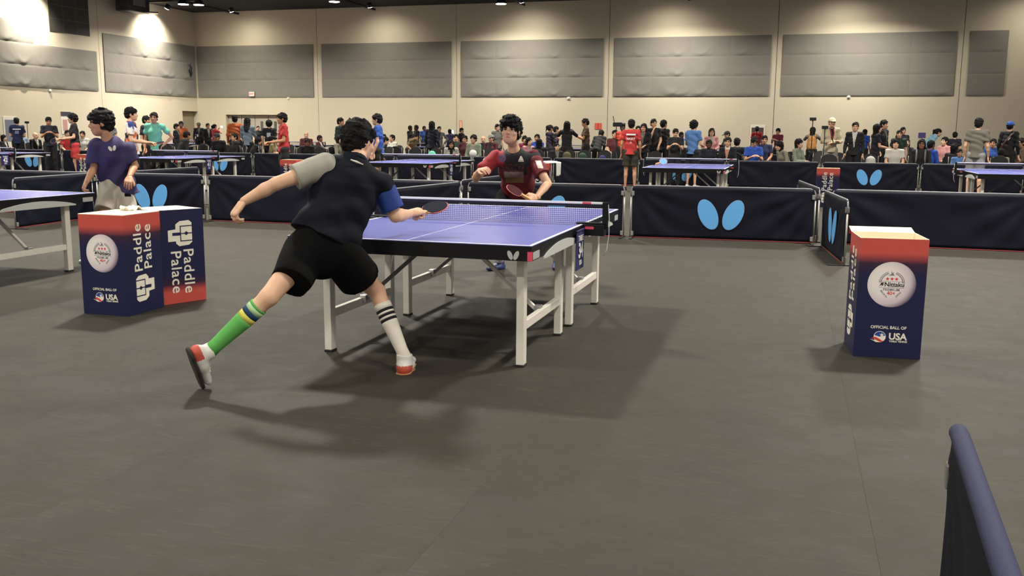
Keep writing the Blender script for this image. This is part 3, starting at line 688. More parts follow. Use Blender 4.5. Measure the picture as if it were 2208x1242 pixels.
# ------------------------------------------------------------ figure modelling: blended volumes turned into one surface
def V3(p): return np.array(p, np.float32)
def nrm(v): v = V3(v); return v/np.linalg.norm(v)
class Field:
    def __init__(s, prims, h, pad=.03):
        lo = np.min([p['lo'] for p in prims], 0)-pad; hi = np.max([p['hi'] for p in prims], 0)+pad
        s.h = h; s.ax = [np.arange(lo[i], hi[i]+h, h, dtype=np.float32) for i in range(3)]
        s.f = np.full([len(a) for a in s.ax], .5, np.float32)
        for p in prims: s.add(p)
    def sl(s, p, ext):
        r = []
        for i in range(3):
            a = np.searchsorted(s.ax[i], p['lo'][i]-ext); b = np.searchsorted(s.ax[i], p['hi'][i]+ext)
            r.append(slice(max(0, a-1), min(len(s.ax[i]), b+1)))
        return tuple(r)
    def grid(s, sl): return (s.ax[0][sl[0]][:, None, None], s.ax[1][sl[1]][None, :, None], s.ax[2][sl[2]][None, None, :])
    def add(s, p):
        k = p.get('k', .02); sl = s.sl(p, k+3*s.h)
        d = p['fn'](*s.grid(sl)); f = s.f[sl]
        if p.get('sub'):
            d = -d; hh = np.clip(.5-.5*(f-d)/k, 0, 1); s.f[sl] = f*(1-hh)+d*hh+k*hh*(1-hh)
        else:
            hh = np.clip(.5+.5*(d-f)/k, 0, 1); s.f[sl] = d*(1-hh)+f*hh-k*hh*(1-hh)
    def clip(s, o, n, keep=None):
        """drop what lies on the n side of the plane through o"""
        o, n = V3(o), nrm(n); X, Y, Z = s.grid((slice(None),)*3)
        d = (X-o[0])*n[0]+(Y-o[1])*n[1]+(Z-o[2])*n[2]
        s.f = np.maximum(s.f, d)
    def warp(s, fn):
        X, Y, Z = s.grid((slice(None),)*3); s.f = s.f-fn(X, Y, Z)
    def mesh(s, smooth=1):
        f = s.f; f[0] = f[-1] = .5; f[:, 0] = f[:, -1] = .5; f[:, :, 0] = f[:, :, -1] = .5
        ins = f < 0
        c = [ins[i:ins.shape[0]-1+i, j:ins.shape[1]-1+j, k:ins.shape[2]-1+k] for i in (0, 1) for j in (0, 1) for k in (0, 1)]
        cnt = sum(a.astype(np.int8) for a in c); act = (cnt > 0) & (cnt < 8)
        I, J, K = np.nonzero(act); idx = np.full(act.shape, -1, np.int32); idx[I, J, K] = np.arange(len(I))
        acc = np.zeros((len(I), 3), np.float32); n = np.zeros(len(I), np.float32)
        val = {(i, j, k): f[I+i, J+j, K+k] for i in (0, 1) for j in (0, 1) for k in (0, 1)}
        for a in val:
            for ax in range(3):
                if a[ax] == 0:
                    b = list(a); b[ax] = 1; b = tuple(b); va, vb = val[a], val[b]; m = (va < 0) != (vb < 0)
                    t = np.where(m, va/np.where(m, va-vb, 1), 0)
                    q = np.zeros((len(I), 3), np.float32)+V3(a); q[:, ax] += t
                    acc += q*m[:, None]; n += m
        P = acc/n[:, None]+np.stack([I, J, K], 1)
        V = np.stack([s.ax[i][0]+P[:, i]*s.h for i in range(3)], 1)
        Q = []
        for ax in range(3):
            sa = [slice(None)]*3; sb = [slice(None)]*3; sa[ax] = slice(0, -1); sb[ax] = slice(1, None)
            ch = ins[tuple(sa)] != ins[tuple(sb)]; E = np.nonzero(ch); st = ins[tuple(sa)][E]
            o1, o2 = [(1, 2), (2, 0), (0, 1)][ax]
            def cell(d1, d2):
                e = [E[0].copy(), E[1].copy(), E[2].copy()]; e[o1] = e[o1]-d1; e[o2] = e[o2]-d2; return idx[e[0], e[1], e[2]]
            q = np.stack([cell(1, 1), cell(0, 1), cell(0, 0), cell(1, 0)], 1)
            q[~st] = q[~st][:, ::-1]; Q.append(q)
        Q = np.concatenate(Q); Q = Q[(Q >= 0).all(1)]
        for _ in range(smooth):
            A = np.zeros_like(V); w_ = np.zeros(len(V), np.float32)
            for a, b in ((0, 1), (1, 2), (2, 3), (3, 0)):
                np.add.at(A, Q[:, a], V[Q[:, b]]); np.add.at(w_, Q[:, a], 1); np.add.at(A, Q[:, b], V[Q[:, a]]); np.add.at(w_, Q[:, b], 1)
            V = V*.4+.6*A/np.maximum(w_, 1)[:, None]
        a, b, c_ = V[Q[:, 0]], V[Q[:, 1]], V[Q[:, 2]]
        if np.einsum('ij,ij->', a-V.mean(0), np.cross(b-a, c_-a)) < 0: Q = Q[:, ::-1]
        return V, Q
def np_mesh(name, parts, mats, org=(0, 0, 0), paint=None):
    """join (V, Q) islands into one mesh; paint(V) -> material index of a face from its centre"""
    Vs = []; Qs = []; o = 0
    for V, Q in parts: Vs.append(V); Qs.append(Q+o); o += len(V)
    V = np.concatenate(Vs); Q = np.concatenate(Qs)
    me = bpy.data.meshes.new(name)
    me.vertices.add(len(V)); me.vertices.foreach_set('co', (V-V3(org)).astype(np.float32).ravel())
    me.loops.add(Q.size); me.loops.foreach_set('vertex_index', Q.astype(np.int32).ravel())
    me.polygons.add(len(Q)); me.polygons.foreach_set('loop_start', np.arange(0, Q.size, 4, dtype=np.int32)); me.polygons.foreach_set('loop_total', np.full(len(Q), 4, np.int32))
    me.polygons.foreach_set('use_smooth', np.ones(len(Q), bool))
    for m_ in mats: me.materials.append(m_)
    if paint is not None:
        me.polygons.foreach_set('material_index', paint(V[Q].mean(1)).astype(np.int32))
    me.update(calc_edges=True); me.validate(); return me
def cone(a, b, ra, rb, k=.02, flat=None, capa=False, capb=False, sub=False):
    a, b = V3(a), V3(b); R_ = max(ra, rb)
    def fn(X, Y, Z):
        dx, dy, dz = X-a[0], Y-a[1], Z-a[2]; e = b-a; sc = 1.
        L = np.linalg.norm(e)
        cut = None
        if capa or capb: al = (dx*e[0]+dy*e[1]+dz*e[2])/max(L, 1e-6)
        if flat is not None:
            n, s_ = V3(flat[0]), flat[1]; q = (dx*n[0]+dy*n[1]+dz*n[2])*(1/s_-1)
            dx, dy, dz = dx+q*n[0], dy+q*n[1], dz+q*n[2]; e = e+n*np.dot(e, n)*(1/s_-1); sc = (1+s_)/2
        t = np.clip((dx*e[0]+dy*e[1]+dz*e[2])/max(float(np.dot(e, e)), 1e-9), 0, 1)
        d = (np.sqrt((dx-t*e[0])**2+(dy-t*e[1])**2+(dz-t*e[2])**2)-(ra+t*(rb-ra)))*sc
        if capb: d = np.maximum(d, al-L)
        if capa: d = np.maximum(d, -al)
        return d
    return dict(fn=fn, lo=np.minimum(a, b)-R_, hi=np.maximum(a, b)+R_, k=k, sub=sub)
def ell(c, r, A=None, k=.02, sub=False):
    c = V3(c); r = V3(r); A = np.eye(3, dtype=np.float32) if A is None else np.array(A, np.float32)
    R_ = float(max(r))
    def fn(X, Y, Z):
        dx, dy, dz = X-c[0], Y-c[1], Z-c[2]
        u = [dx*A[i][0]+dy*A[i][1]+dz*A[i][2] for i in range(3)]
        k0 = np.sqrt(sum((u[i]/r[i])**2 for i in range(3))); k1 = np.sqrt(sum((u[i]/r[i]**2)**2 for i in range(3)))
        return k0*(k0-1)/np.maximum(k1, 1e-6)
    return dict(fn=fn, lo=c-R_, hi=c+R_, k=k, sub=sub)
def frame(front, up):
    f = nrm(front); u = V3(up); u = nrm(u-f*np.dot(u, f)); r = np.cross(f, u); return r, f, u     # right (the person's right), front, up
def chain(pts, rs, k=.015, **kw): return [cone(pts[i], pts[i+1], rs[i], rs[i+1], k, **kw) for i in range(len(pts)-1)]

def head_prims(c, front, up, s=1., fine=True):
    r, f, u = frame(front, up); A = [r, f, u]; c = V3(c)
    at = lambda x, y, z: c+(r*x+f*y+u*z)*s
    P = [ell(at(0, -.012, .035), (.076*s, .094*s, .083*s), A, .02), ell(at(0, .022, -.03), (.063*s, .068*s, .085*s), A, .03),
         ell(at(0, .055, -.085), (.030*s, .026*s, .024*s), A, .03), ell(at(0, .03, -.055), (.052*s, .052*s, .05*s), A, .03),
         ell(at(0, .066, .028), (.056*s, .02*s, .016*s), A, .02)]
    P += chain([at(0, .080, .018), at(0, .100, -.018), at(0, .092, -.028)], [.009*s, .0125*s, .012*s], .012)
    for sx in (-1, 1):
        P.append(ell(at(sx*.012, .090, -.026), (.010*s, .010*s, .008*s), A, .008))
        P.append(ell(at(sx*.076, -.012, -.005), (.010*s, .020*s, .033*s), A, .008))
        if fine:
            P.append(ell(at(sx*.031, .090, .010), (.016*s, .012*s, .010*s), A, .012, sub=True))
            P.append(ell(at(sx*.045, .06, -.02), (.02*s, .018*s, .016*s), A, .025))
    P += [ell(at(0, .082, -.052), (.022*s, .010*s, .0065*s), A, .006), ell(at(0, .080, -.0645), (.019*s, .010*s, .0065*s), A, .006)]
    return P
def hair_prims(c, front, up, s=1., kind='short', t=.016):
    r, f, u = frame(front, up); A = [r, f, u]; c = V3(c)
    at = lambda x, y, z: c+(r*x+f*y+u*z)*s
    P = [ell(at(0, -.018, .045), ((.076+t)*s, (.094+t)*s, (.080+t)*s), A, .02), ell(at(0, -.052, -.01), ((.068+t*.6)*s, (.056+t)*s, .075*s), A, .03)]
    if kind == 'short': P.append(ell(at(0, .125, -.035), (.098*s, .085*s, .105*s), A, .010, sub=True))
    if kind == 'fringe': P += [ell(at(0, .05, .045), (.078*s, .06*s, .05*s), A, .02), ell(at(0, .125, -.040), (.105*s, .085*s, .103*s), A, .010, sub=True)]
    if kind in ('long', 'tail', 'bun'): P.append(ell(at(0, .12, -.040), (.082*s, .09*s, .110*s), A, .010, sub=True))
    if kind == 'long':
        P += [cone(at(0, -.06, .0), at(0, -.09, -.30), .085*s, .07*s, .03, flat=(f, .5))]
        for sx in (-1, 1): P.append(cone(at(sx*.072, -.01, .03), at(sx*.085, -.02, -.20), .028*s, .022*s, .02))
    if kind == 'bob':
        P.append(ell(at(0, .12, -.055), (.078*s, .09*s, .110*s), A, .010, sub=True))
        P += [cone(at(0, -.05, .02), at(0, -.05, -.09), .085*s, .085*s, .03, flat=(f, .75))]
    if kind == 'tail': P += chain([at(0, -.10, .06), at(0, -.15, .02), at(0, -.14, -.16)], [.035*s, .035*s, .014*s], .02)
    if kind == 'bun': P.append(ell(at(0, -.12, .06), (.04*s,)*3, A, .01))
    for sx in (-1, 1): P.append(ell(at(sx*.085, .0, -.02), (.018*s, .024*s, .036*s), A, .008, sub=True)) if kind in ('short', 'fringe') else None
    return P
def tufts(seed, amp, freq):
    rnd = np.random.RandomState(seed); W_ = rnd.randn(7, 3)*freq; ph = rnd.rand(7)*6.28
    def fn(X, Y, Z): return amp*sum(np.sin(X*w_[0]+Y*w_[1]+Z*w_[2]+p) for w_, p in zip(W_, ph))/2.2
    return fn
def hand_prims(wr, d, back, side, curl=(35, 40, 35), spread=.004, thumb=(.75, .55, 20), s=1.):
    """wr wrist, d direction of the palm, back the normal of the hand's back, side +1/-1: side of the thumb along d x back"""
    d = nrm(d); b = V3(back); b = nrm(b-d*np.dot(b, d)); l = np.cross(d, b)*side; wr = V3(wr)
    P = [cone(wr-d*.02, wr+d*.03*s, .024*s, .028*s, .012, flat=(b, .72)), cone(wr+d*.03*s+l*.012*s, wr+d*.085*s+l*.018*s, .024*s, .022*s, .012, flat=(b, .55)), cone(wr+d*.03*s-l*.012*s, wr+d*.08*s-l*.020*s, .022*s, .020*s, .012, flat=(b, .55))]
    for i, (off, ln) in enumerate(((.031, .070), (.0105, .080), (-.0105, .075), (-.031, .060))):
        p = wr+d*(.085-.004*abs(i-1))*s+l*off*s; dd = nrm(d+l*(1.5-i)*spread*8); r_ = .0092*s
        P.append(cone(wr+d*.045*s+l*off*.8*s, p, .013*s, r_*1.08, .008))
        ang = 0
        for j, fr in enumerate((.45, .32, .26)):
            ang += R(curl[j]*(1+.06*i)); v = dd*math.cos(ang)-b*math.sin(ang); q = p+v*ln*fr*s
            P.append(cone(p, q, r_*(1-.08*j), r_*(.94-.08*j), .002)); p = q
    tb = wr+d*.022*s+l*.022*s; tv = nrm(d*thumb[0]+l*thumb[1]-b*.25)
    p1 = tb+tv*.042*s; tv2 = nrm(tv+(d-l*.35-b*.2)*math.tan(R(thumb[2]))); p2 = p1+tv2*.032*s; p3 = p2+nrm(tv2+(d*.5-l*.4-b*.2)*.5)*.025*s
    P += chain([tb, p1, p2, p3], [.0165*s, .0125*s, .0108*s, .0088*s], .006)
    return P

def body_prims(J, s=1., limbs=True, feet=True):
    """torso, arms and legs of the skin surface"""
    fr = V3(J['front']); P = []
    P += [cone(J['hipL'], J['hipR'], .092*s, .092*s, .03), cone(J['pelvis'], J['waist'], .125*s, .108*s, .05, flat=(fr, .72)), cone(J['waist'], J['chest'], .108*s, .130*s, .05, flat=(fr, .70)),
          cone(J['chest'], (V3(J['shL'])+V3(J['shR']))/2, .130*s, .08*s, .05, flat=(fr, .68)), cone(J['shL'], J['shR'], .052*s, .052*s, .05)]
    P += [cone((V3(J['shL'])+V3(J['shR']))/2, J['neck'], .062*s, .053*s, .03), cone(J['neck'], J['head'], .053*s, .050*s, .02)]
    for q in 'LR':
        if J.get('el'+q) is not None:
            P += chain([J['sh'+q], J['el'+q]], [.050*s, .037*s], .02)+chain([J['el'+q], V3(J['el'+q])*.65+V3(J['wr'+q])*.35, J['wr'+q]], [.036*s, .038*s, .025*s], .012)
        P += chain([J['hip'+q], J['kn'+q]], [.080*s, .050*s], .03)
        kn, an = V3(J['kn'+q]), V3(J['an'+q])
        bk = V3(J.get('calf'+q, -fr))
        P += chain([kn, kn*.68+an*.32+bk*.015*s, an], [.047*s, .045*s, .029*s], .02)
        if feet: P += chain([an, J['toe'+q]], [.035*s, .028*s], .02)
    return P
def shirt_prims(J, s=1., infl=.016, sleeve=.62, long=False, hem=.0, flare=.02, sr=(.062, .068), arms='LR', collar=.75):
    fr = V3(J['front']); P = []
    pel = V3(J['pelvis']); wa = V3(J['waist']); low = pel+(pel-wa)/max(np.linalg.norm(pel-wa), 1e-6)*(.05+hem)
    P += [cone(wa, low, (.118+infl)*s, (.128+infl+flare)*s, .04, flat=(fr, .76)), cone(wa, J['chest'], (.118+infl)*s, (.132+infl)*s, .04, flat=(fr, .74)),
          cone(J['chest'], (V3(J['shL'])+V3(J['shR']))/2, (.132+infl)*s, (.078+infl)*s, .04, flat=(fr, .70)), cone(J['shL'], J['shR'], (.044+infl*.8)*s, (.044+infl*.8)*s, .04)]
    sm = (V3(J['shL'])+V3(J['shR']))/2
    P.append(cone(sm, sm*(1-collar)+V3(J['neck'])*collar, (.070+infl)*s, .068*s, .03, capb=True))
    for q in arms:
        sh, el, wr = V3(J['sh'+q]), V3(J['el'+q]), V3(J['wr'+q])
        if long: P += [cone(sh, el, .058*s, .050*s, .02), cone(el, el*.06+wr*.94, .050*s, .038*s, .02, capb=True)]
        else: P.append(cone(sh, sh*(1-sleeve)+el*sleeve, sr[0]*s, sr[1]*s, .03, capb=True))
    return P, low
def trouser_prims(J, s=1., kind='long', r=(.105, .075, .06), frac=.85):
    fr = V3(J['front']); P = [cone(J['hipL'], J['hipR'], .096*s, .096*s, .03), cone(J['pelvis'], V3(J['pelvis'])*.5+V3(J['waist'])*.5, .132*s, .122*s, .04, flat=(fr, .72), capb=True)]
    for q in 'LR':
        h, k_, a = V3(J['hip'+q]), V3(J['kn'+q]), V3(J['an'+q])
        if kind == 'long': P += [cone(h, k_, r[0]*s, r[1]*s, .02), cone(k_, k_*.06+a*.94, r[1]*s, r[2]*s, .02, capb=True)]
        else: P.append(cone(h, h*(1-frac)+k_*frac, r[0]*s, r[1]*s, .02, capb=True))
    return P
def shoe_prims(an, toe, up=(0, 0, 1), s=1.):
    an, toe = V3(an), V3(toe); u = V3(up); d = toe-an; d = nrm(d-u*np.dot(d, u)); base = an-u*.055*s
    heel = base-d*.035*s; tip = base+d*.165*s
    return [cone(heel, base+d*.06*s, .040*s, .042*s, .02, flat=(u, .9)), cone(base+d*.06*s, tip, .045*s, .040*s, .02, flat=(u, .62)), cone(an, base, .042*s, .042*s, .02, capa=True)]
def part(name, prims, h, mats, parent, org=(0, 0, 0), clips=(), warp=None, smooth=1, extra=(), paint=None, fin=None):
    F = Field(prims, h)
    if warp: F.warp(warp)
    for o, n in clips: F.clip(o, n)
    if fin: fin(F)
    me = np_mesh(name, [F.mesh(smooth)]+list(extra), mats if isinstance(mats, (list, tuple)) else [mats], org, paint)
    return link(name, me, parent) if parent is not None else me
SKIN = {k: mat('skin_'+k, srgb(*c), .55, noise=.05, nscale=30, spec=.35) for k, c in dict(fair=(230, 184, 152), light=(214, 168, 138), tan=(186, 138, 106), brown=(132, 90, 68), dark=(90, 62, 48)).items()}
m_lip = mat('lip_tone', srgb(176, 104, 92), .5)
m_hair = mat('black_hair', srgb(17, 14, 14), .75, noise=.3, nscale=60, bump=.6, bscale=160, spec=.25)
m_hairb = mat('dark_brown_hair', srgb(44, 34, 28), .55, noise=.3, nscale=60, bump=.5, bscale=160)
m_eyew = mat('eye_white', srgb(225, 220, 214), .3); m_iris = mat('dark_iris', srgb(30, 20, 16), .2)
def face_parts(c, front, up, body, org, s=1., brow=.0045):
    r, f, u = frame(front, up); c = V3(c)-V3(org); at = lambda x, y, z: Vector(c+(r*x+f*y+u*z)*s)
    for sx in (-1, 1):
        M = Matrix.Translation(at(sx*.031, .073, .010)) @ Matrix(((r[0], f[0], u[0]), (r[1], f[1], u[1]), (r[2], f[2], u[2]))).to_4x4()
        prof = [(.011*s*math.sin(math.pi*k/8), -.011*s*math.cos(math.pi*k/8)) for k in range(1, 8)]
        e = MB().lathe(prof, 12, M).build('eye', m_eyew, body, True)
        M2 = Matrix.Translation(at(sx*.031, .0835, .009)) @ Matrix(((r[0], f[0], u[0]), (r[1], f[1], u[1]), (r[2], f[2], u[2]))).to_4x4() @ Matrix.Rotation(R(-90), 4, 'X')
        MB().lathe([(.0078*s, -.002), (.0070*s, .0016), (.002*s, .0026)], 10, M2).build('iris', m_iris, body)
        MB().tube([at(sx*.014, .088, .026), at(sx*.030, .087, .032), at(sx*.048, .074, .027)], [brow*s, brow*1.15*s, brow*.6*s], 6).build('eyebrow', m_hair, body, True)
        MB().tube([at(sx*.017, .0855, .012), at(sx*.031, .0865, .0185), at(sx*.045, .079, .013)], [.0018*s, .0034*s, .0018*s], 5).build('eyelid_line', m_hair, body, True)
    MB().tube([at(-.022, .0845, -.0585), at(-.008, .0940, -.0565), at(.008, .0940, -.0565), at(.022, .0845, -.0585)], [.0025*s, .0052*s, .0052*s, .0025*s], 6).build('lips', m_lip, body, True)
# ------------------------------------------------------------ the three players
def upright(J):
    J['front'] = nrm(np.cross(nrm(V3(J['neck'])-V3(J['pelvis'])), nrm(V3(J['shR'])-V3(J['shL']))))
    return J
def skin_part(J, head, hands, skin, root, org, h=.009, s=1., hs=1.):
    F = Field(body_prims(J, s, feet=False), h); ex = []
    ex.append(Field(head_prims(*head, s=hs)+[cone(V3(J['neck'])*.6+V3(head[0])*.4, V3(head[0])-V3(J['headup'])*.03, .050*s, .050*s, .02)], .0042).mesh(1))
    for hp in hands: ex.append(Field(hp, .0036).mesh(1))
    me = np_mesh('body', [F.mesh(1)]+ex, [skin], org); return link('body', me, root)
def folds(axis, freq, amp, seed):
    rnd = np.random.RandomState(seed); a = nrm(axis); b = rnd.randn(3)*4
    return lambda X, Y, Z: amp*np.sin((X*a[0]+Y*a[1]+Z*a[2])*freq+2.2*np.sin(X*b[0]+Y*b[1]+Z*b[2]))*(.5+.5*np.sin(X*b[1]*.7+Y*b[2]*.7+Z*b[0]*.7+1))
def sock(name, a, b, rings, parent, org):
    """rings: (t from a to b, radius, material); a tube whose bands are parts of their own"""
    a, b = V3(a)-V3(org), V3(b)-V3(org); first = None; i = 0
    while i < len(rings)-1:
        j = i+1
        while j < len(rings)-1 and rings[j][2] is rings[i][2]: j += 1
        pts = []; rs = []
        for q in range(i, j+1): pts.append(a+(b-a)*rings[q][0]); rs.append(rings[q][1])
        o = MB().tube(pts, rs, 20).build(name if first is None else 'sock_stripe', rings[i][2], parent if first is None else first, True)
        if first is None: first = o
        i = j
    return first
def paddle(label, c, n, hd, col_front, col_back, org_name='table_tennis_bat'):
    """c blade centre, n normal of the front face, hd direction from blade to handle"""
    n = Vector(n).normalized(); hd = Vector(hd); hd = (hd-n*hd.dot(n)).normalized(); x = hd.cross(n)
    t = thing('table_tennis_bat', label, 'bat', c)
    M = Matrix.Identity(4)
    for i in range(3): M[i][0] = x[i]; M[i][1] = -hd[i]; M[i][2] = n[i]
    def disc(rx, ry, z0, z1, cut=None):
        b = MB(); N = 36; pts = []
        for k in range(N):
            a = 2*math.pi*k/N; y = ry*math.sin(a)
            if cut and y < cut: y = cut
            pts.append((rx*math.cos(a), y))
        vs = [M @ Vector((p[0], p[1], z)) for z in (z0, z1) for p in pts]
        b.add(vs, [tuple(range(N-1, -1, -1)), tuple(range(N, 2*N))]+[(k, (k+1) % N, (k+1) % N+N, k+N) for k in range(N)]); return b
    wood = mat('pale_bat_wood', srgb(190, 150, 100), .5)
    disc(.075, .079, -.003, .003).build('blade', wood, t)
    disc(.0745, .0785, .0031, .0068, -.066).build('front_rubber', col_front, t); disc(.0745, .0785, -.0068, -.0031, -.066).build('back_rubber', col_back, t)
    b = MB(); N = 36
    pts = [(M @ Vector((.0765*math.cos(2*math.pi*k/N), .0805*math.sin(2*math.pi*k/N), 0))) for k in range(int(N*.55)-20, N+0)]
    pts = [(M @ Vector((.0772*math.cos(a), .0812*math.sin(a), 0))) for a in [R(-52+284*k/40) for k in range(41)]]
    b.tube(pts, .0042, 6); b.build('edge_tape', mat('pink_edge_tape', srgb(206, 110, 108), .6), t, True)
    hb = MB(); vs = [M @ Vector(p) for p in ()]
    for y0, y1, w0, w1 in ((-.07, -.17, .014, .017),):
        v = []
        for y, w_, tt in ((y0, w0, .010), (y1, w1, .0125)):
            v += [M @ Vector(p) for p in ((-w_, y, -tt), (w_, y, -tt), (w_, y, tt), (-w_, y, tt))]
        hb.add(v, [(0, 1, 2, 3), (7, 6, 5, 4), (0, 4, 5, 1), (1, 5, 6, 2), (2, 6, 7, 3), (3, 7, 4, 0)])
    hb.build('handle', wood, t)
    return t
m_navyshirt = mat('navy_black_jersey', srgb(14, 17, 28), .8, noise=.12, nscale=9, bump=.12, bscale=260, spec=.2)
m_greysl = mat('pale_grey_jersey', srgb(168, 164, 150), .8, noise=.06, nscale=12)
m_bluesl = mat('royal_blue_jersey', srgb(26, 58, 132), .75, noise=.15, nscale=14)
m_shortb = mat('black_shorts_cloth', srgb(8, 8, 9), .9, noise=.1, nscale=8, spec=.15)
m_sole = mat('gum_sole', srgb(186, 128, 92), .6); m_redsh = mat('orange_red_shoe', srgb(196, 86, 66), .6, noise=.08, nscale=30); m_whsh = mat('white_shoe', srgb(226, 222, 214), .5)
m_dksole = mat('dark_sole', srgb(52, 42, 38), .8); m_ws = mat('white_sock', srgb(232, 224, 208), .85, bump=.2, bscale=300); m_bs = mat('black_stripe', srgb(22, 20, 22), .85)
m_gs = mat('green_sock', srgb(96, 176, 84), .85, bump=.2, bscale=300); m_ys = mat('yellow_stripe', srgb(214, 208, 92), .85); m_ts = mat('navy_teal_stripe', srgb(24, 60, 92), .85); m_mint = mat('pale_mint_stripe', srgb(176, 212, 160), .85)

# --- the striking player, seen from behind
J = dict(pelvis=px(697, 532, 5.22), waist=px(711, 468, 5.24), chest=px(738, 405, 5.28), neck=px(768, 344, 5.31), head=px(773, 318, 5.35),
         shL=px(692, 362, 5.22), elL=px(596, 396, 5.12), wrL=px(526, 434, 5.14), shR=px(822, 396, 5.38), elR=px(853, 466, 5.42), wrR=px(884, 461, 5.60),
         hipL=px(656, 548, 5.20), knL=px(580, 640, 4.98), anL=px(452, 757, 4.99), toeL=px(470, 805, 5.10),
         hipR=px(740, 553, 5.26), knR=px(812, 628, 5.52), anR=px(872, 768, 5.46), toeR=px(884, 778, 5.66))
upright(J); J['calfL'] = J['calfR'] = (0, 0, 0); hf = nrm(V3(CF)*.85+V3(CR)*.55+V3((0, 0, 1))*-.1); J['headup'] = nrm(V3((0, 0, 1))+V3(CR)*.10)
org = (*fz(700, 800)[:2], 0); org = V3((J['pelvis'].x, J['pelvis'].y, 0))
pA = thing('person', 'player lunging with a bat, seen from behind, in navy jersey and mismatched socks', 'person', org)
hd = px(774, 306, 5.36)
hL = hand_prims(J['wrL'], V3(px(504, 462, 5.13))-V3(J['wrL']), nrm(-V3(CR)*.7+V3((0, 0, 1))*.35-V3(CF)*.5), 1, curl=(38, 45, 35), thumb=(.8, .5, 10))
hdirR = V3(px(916, 452, 5.68))-V3(J['wrR'])
hR = hand_prims(J['wrR'], hdirR, nrm(V3(CU)*.8-V3(CF)*.5), -1, curl=(62, 72, 45), thumb=(.8, .35, 5))
bodyA = skin_part(J, (hd, hf, J['headup']), [hL, hR], SKIN['fair'], pA, org, s=1.0, hs=.95)
up = nrm(V3(J['neck'])-V3(J['pelvis']))
hemc = V3(px(699, 519, 5.22)); upc = V3(px(755, 398, 5.30)); low = hemc; up = nrm(upc-hemc)
sp = [cone(upc, hemc, .172, .196, .03, flat=(J['front'], .70), capb=True), cone(upc, (V3(J['shL'])+V3(J['shR']))/2, .165, .095, .05, flat=(J['front'], .70)), cone(J['shL'], J['shR'], .066, .066, .05),
      cone((V3(J['shL'])+V3(J['shR']))/2, J['neck'], .095, .066, .03, capb=True), cone(J['shR'], V3(J['shR'])*.76+V3(J['elR'])*.24, .066, .069, .03, capb=True)]
wf = folds(up*.9+V3(CR)*.45, 58, .010, 4); wf2 = folds(up*.8-V3(CR)*.5, 31, .009, 9)
shA = part('jersey', sp, .0062, m_navyshirt, pA, org, clips=[(low, -up)], warp=lambda X, Y, Z: wf(X, Y, Z)+wf2(X, Y, Z))
def sleeve(name, sh, el, fr, r0, r1, m_, parent, org, seed=1, st=-.10, paint=None):
    sh, el = V3(sh), V3(el); e = sh*(1-fr)+el*fr; ff = folds(el-sh, 62, .008, seed)
    return part(name, [cone(sh+(el-sh)*st, e, r0, r1, .02, capb=True, capa=st > 0)], .0055, m_, parent, org, warp=ff, paint=paint)
sleeve('left_sleeve', J['shL'], J['elL'], .58, .076, .070, m_greysl, shA, org)
part('left_cuff_fold', [cone(V3(px(658, 372, 5.2)), V3(px(664, 396, 5.2)), .030, .012, .01, flat=(V3(CF), .35))], .006, m_greysl, shA, org)
sleeve('right_sleeve', J['shR'], J['elR'], .80, .070, .070, m_bluesl, shA, org, 3, st=.16)
part('collar', [cone(px(766, 351, 5.30), px(768, 341, 5.315), .072, .064, .01, capa=True, capb=True)], .006, m_navyshirt, shA, org)
c0 = V3(px(756, 344, 5.205)); c1 = V3(px(783, 355, 5.235))
MB().tube([Vector(c0-org), Vector((c0+c1)/2-org+V3(CF)*-.004), Vector(c1-org)], [.003, .0065, .003], 8).build('white_collar_tab', m_ws, shA, True)
wf3 = folds(V3((0, 0, 1))*.8+V3(CR)*.6, 40, .011, 5)
hl0, hl1 = V3(px(657, 542, 5.21)), V3(px(626, 609, 5.06)); hr0, hr1 = V3(px(730, 543, 5.25)), V3(px(774, 599, 5.42))
part('shorts', [cone(hl0, hr0, .112, .112, .02), cone(V3(J['pelvis'])-up*.02, low+up*.05, .165, .170, .04, flat=(J['front'], .76), capb=True),
                cone(hl0, hl1, .118, .112, .010, capb=True), cone(hr0, hr1, .120, .128, .010, capb=True)], .0075, m_shortb, pA, org, warp=wf3)
part('hair', hair_prims(hd, hf, J['headup'], .95, 'short', .014), .0045, m_hair, pA, org, warp=lambda X, Y, Z: tufts(3, .0045, 75)(X, Y, Z)+tufts(9, .0025, 190)(X, Y, Z))
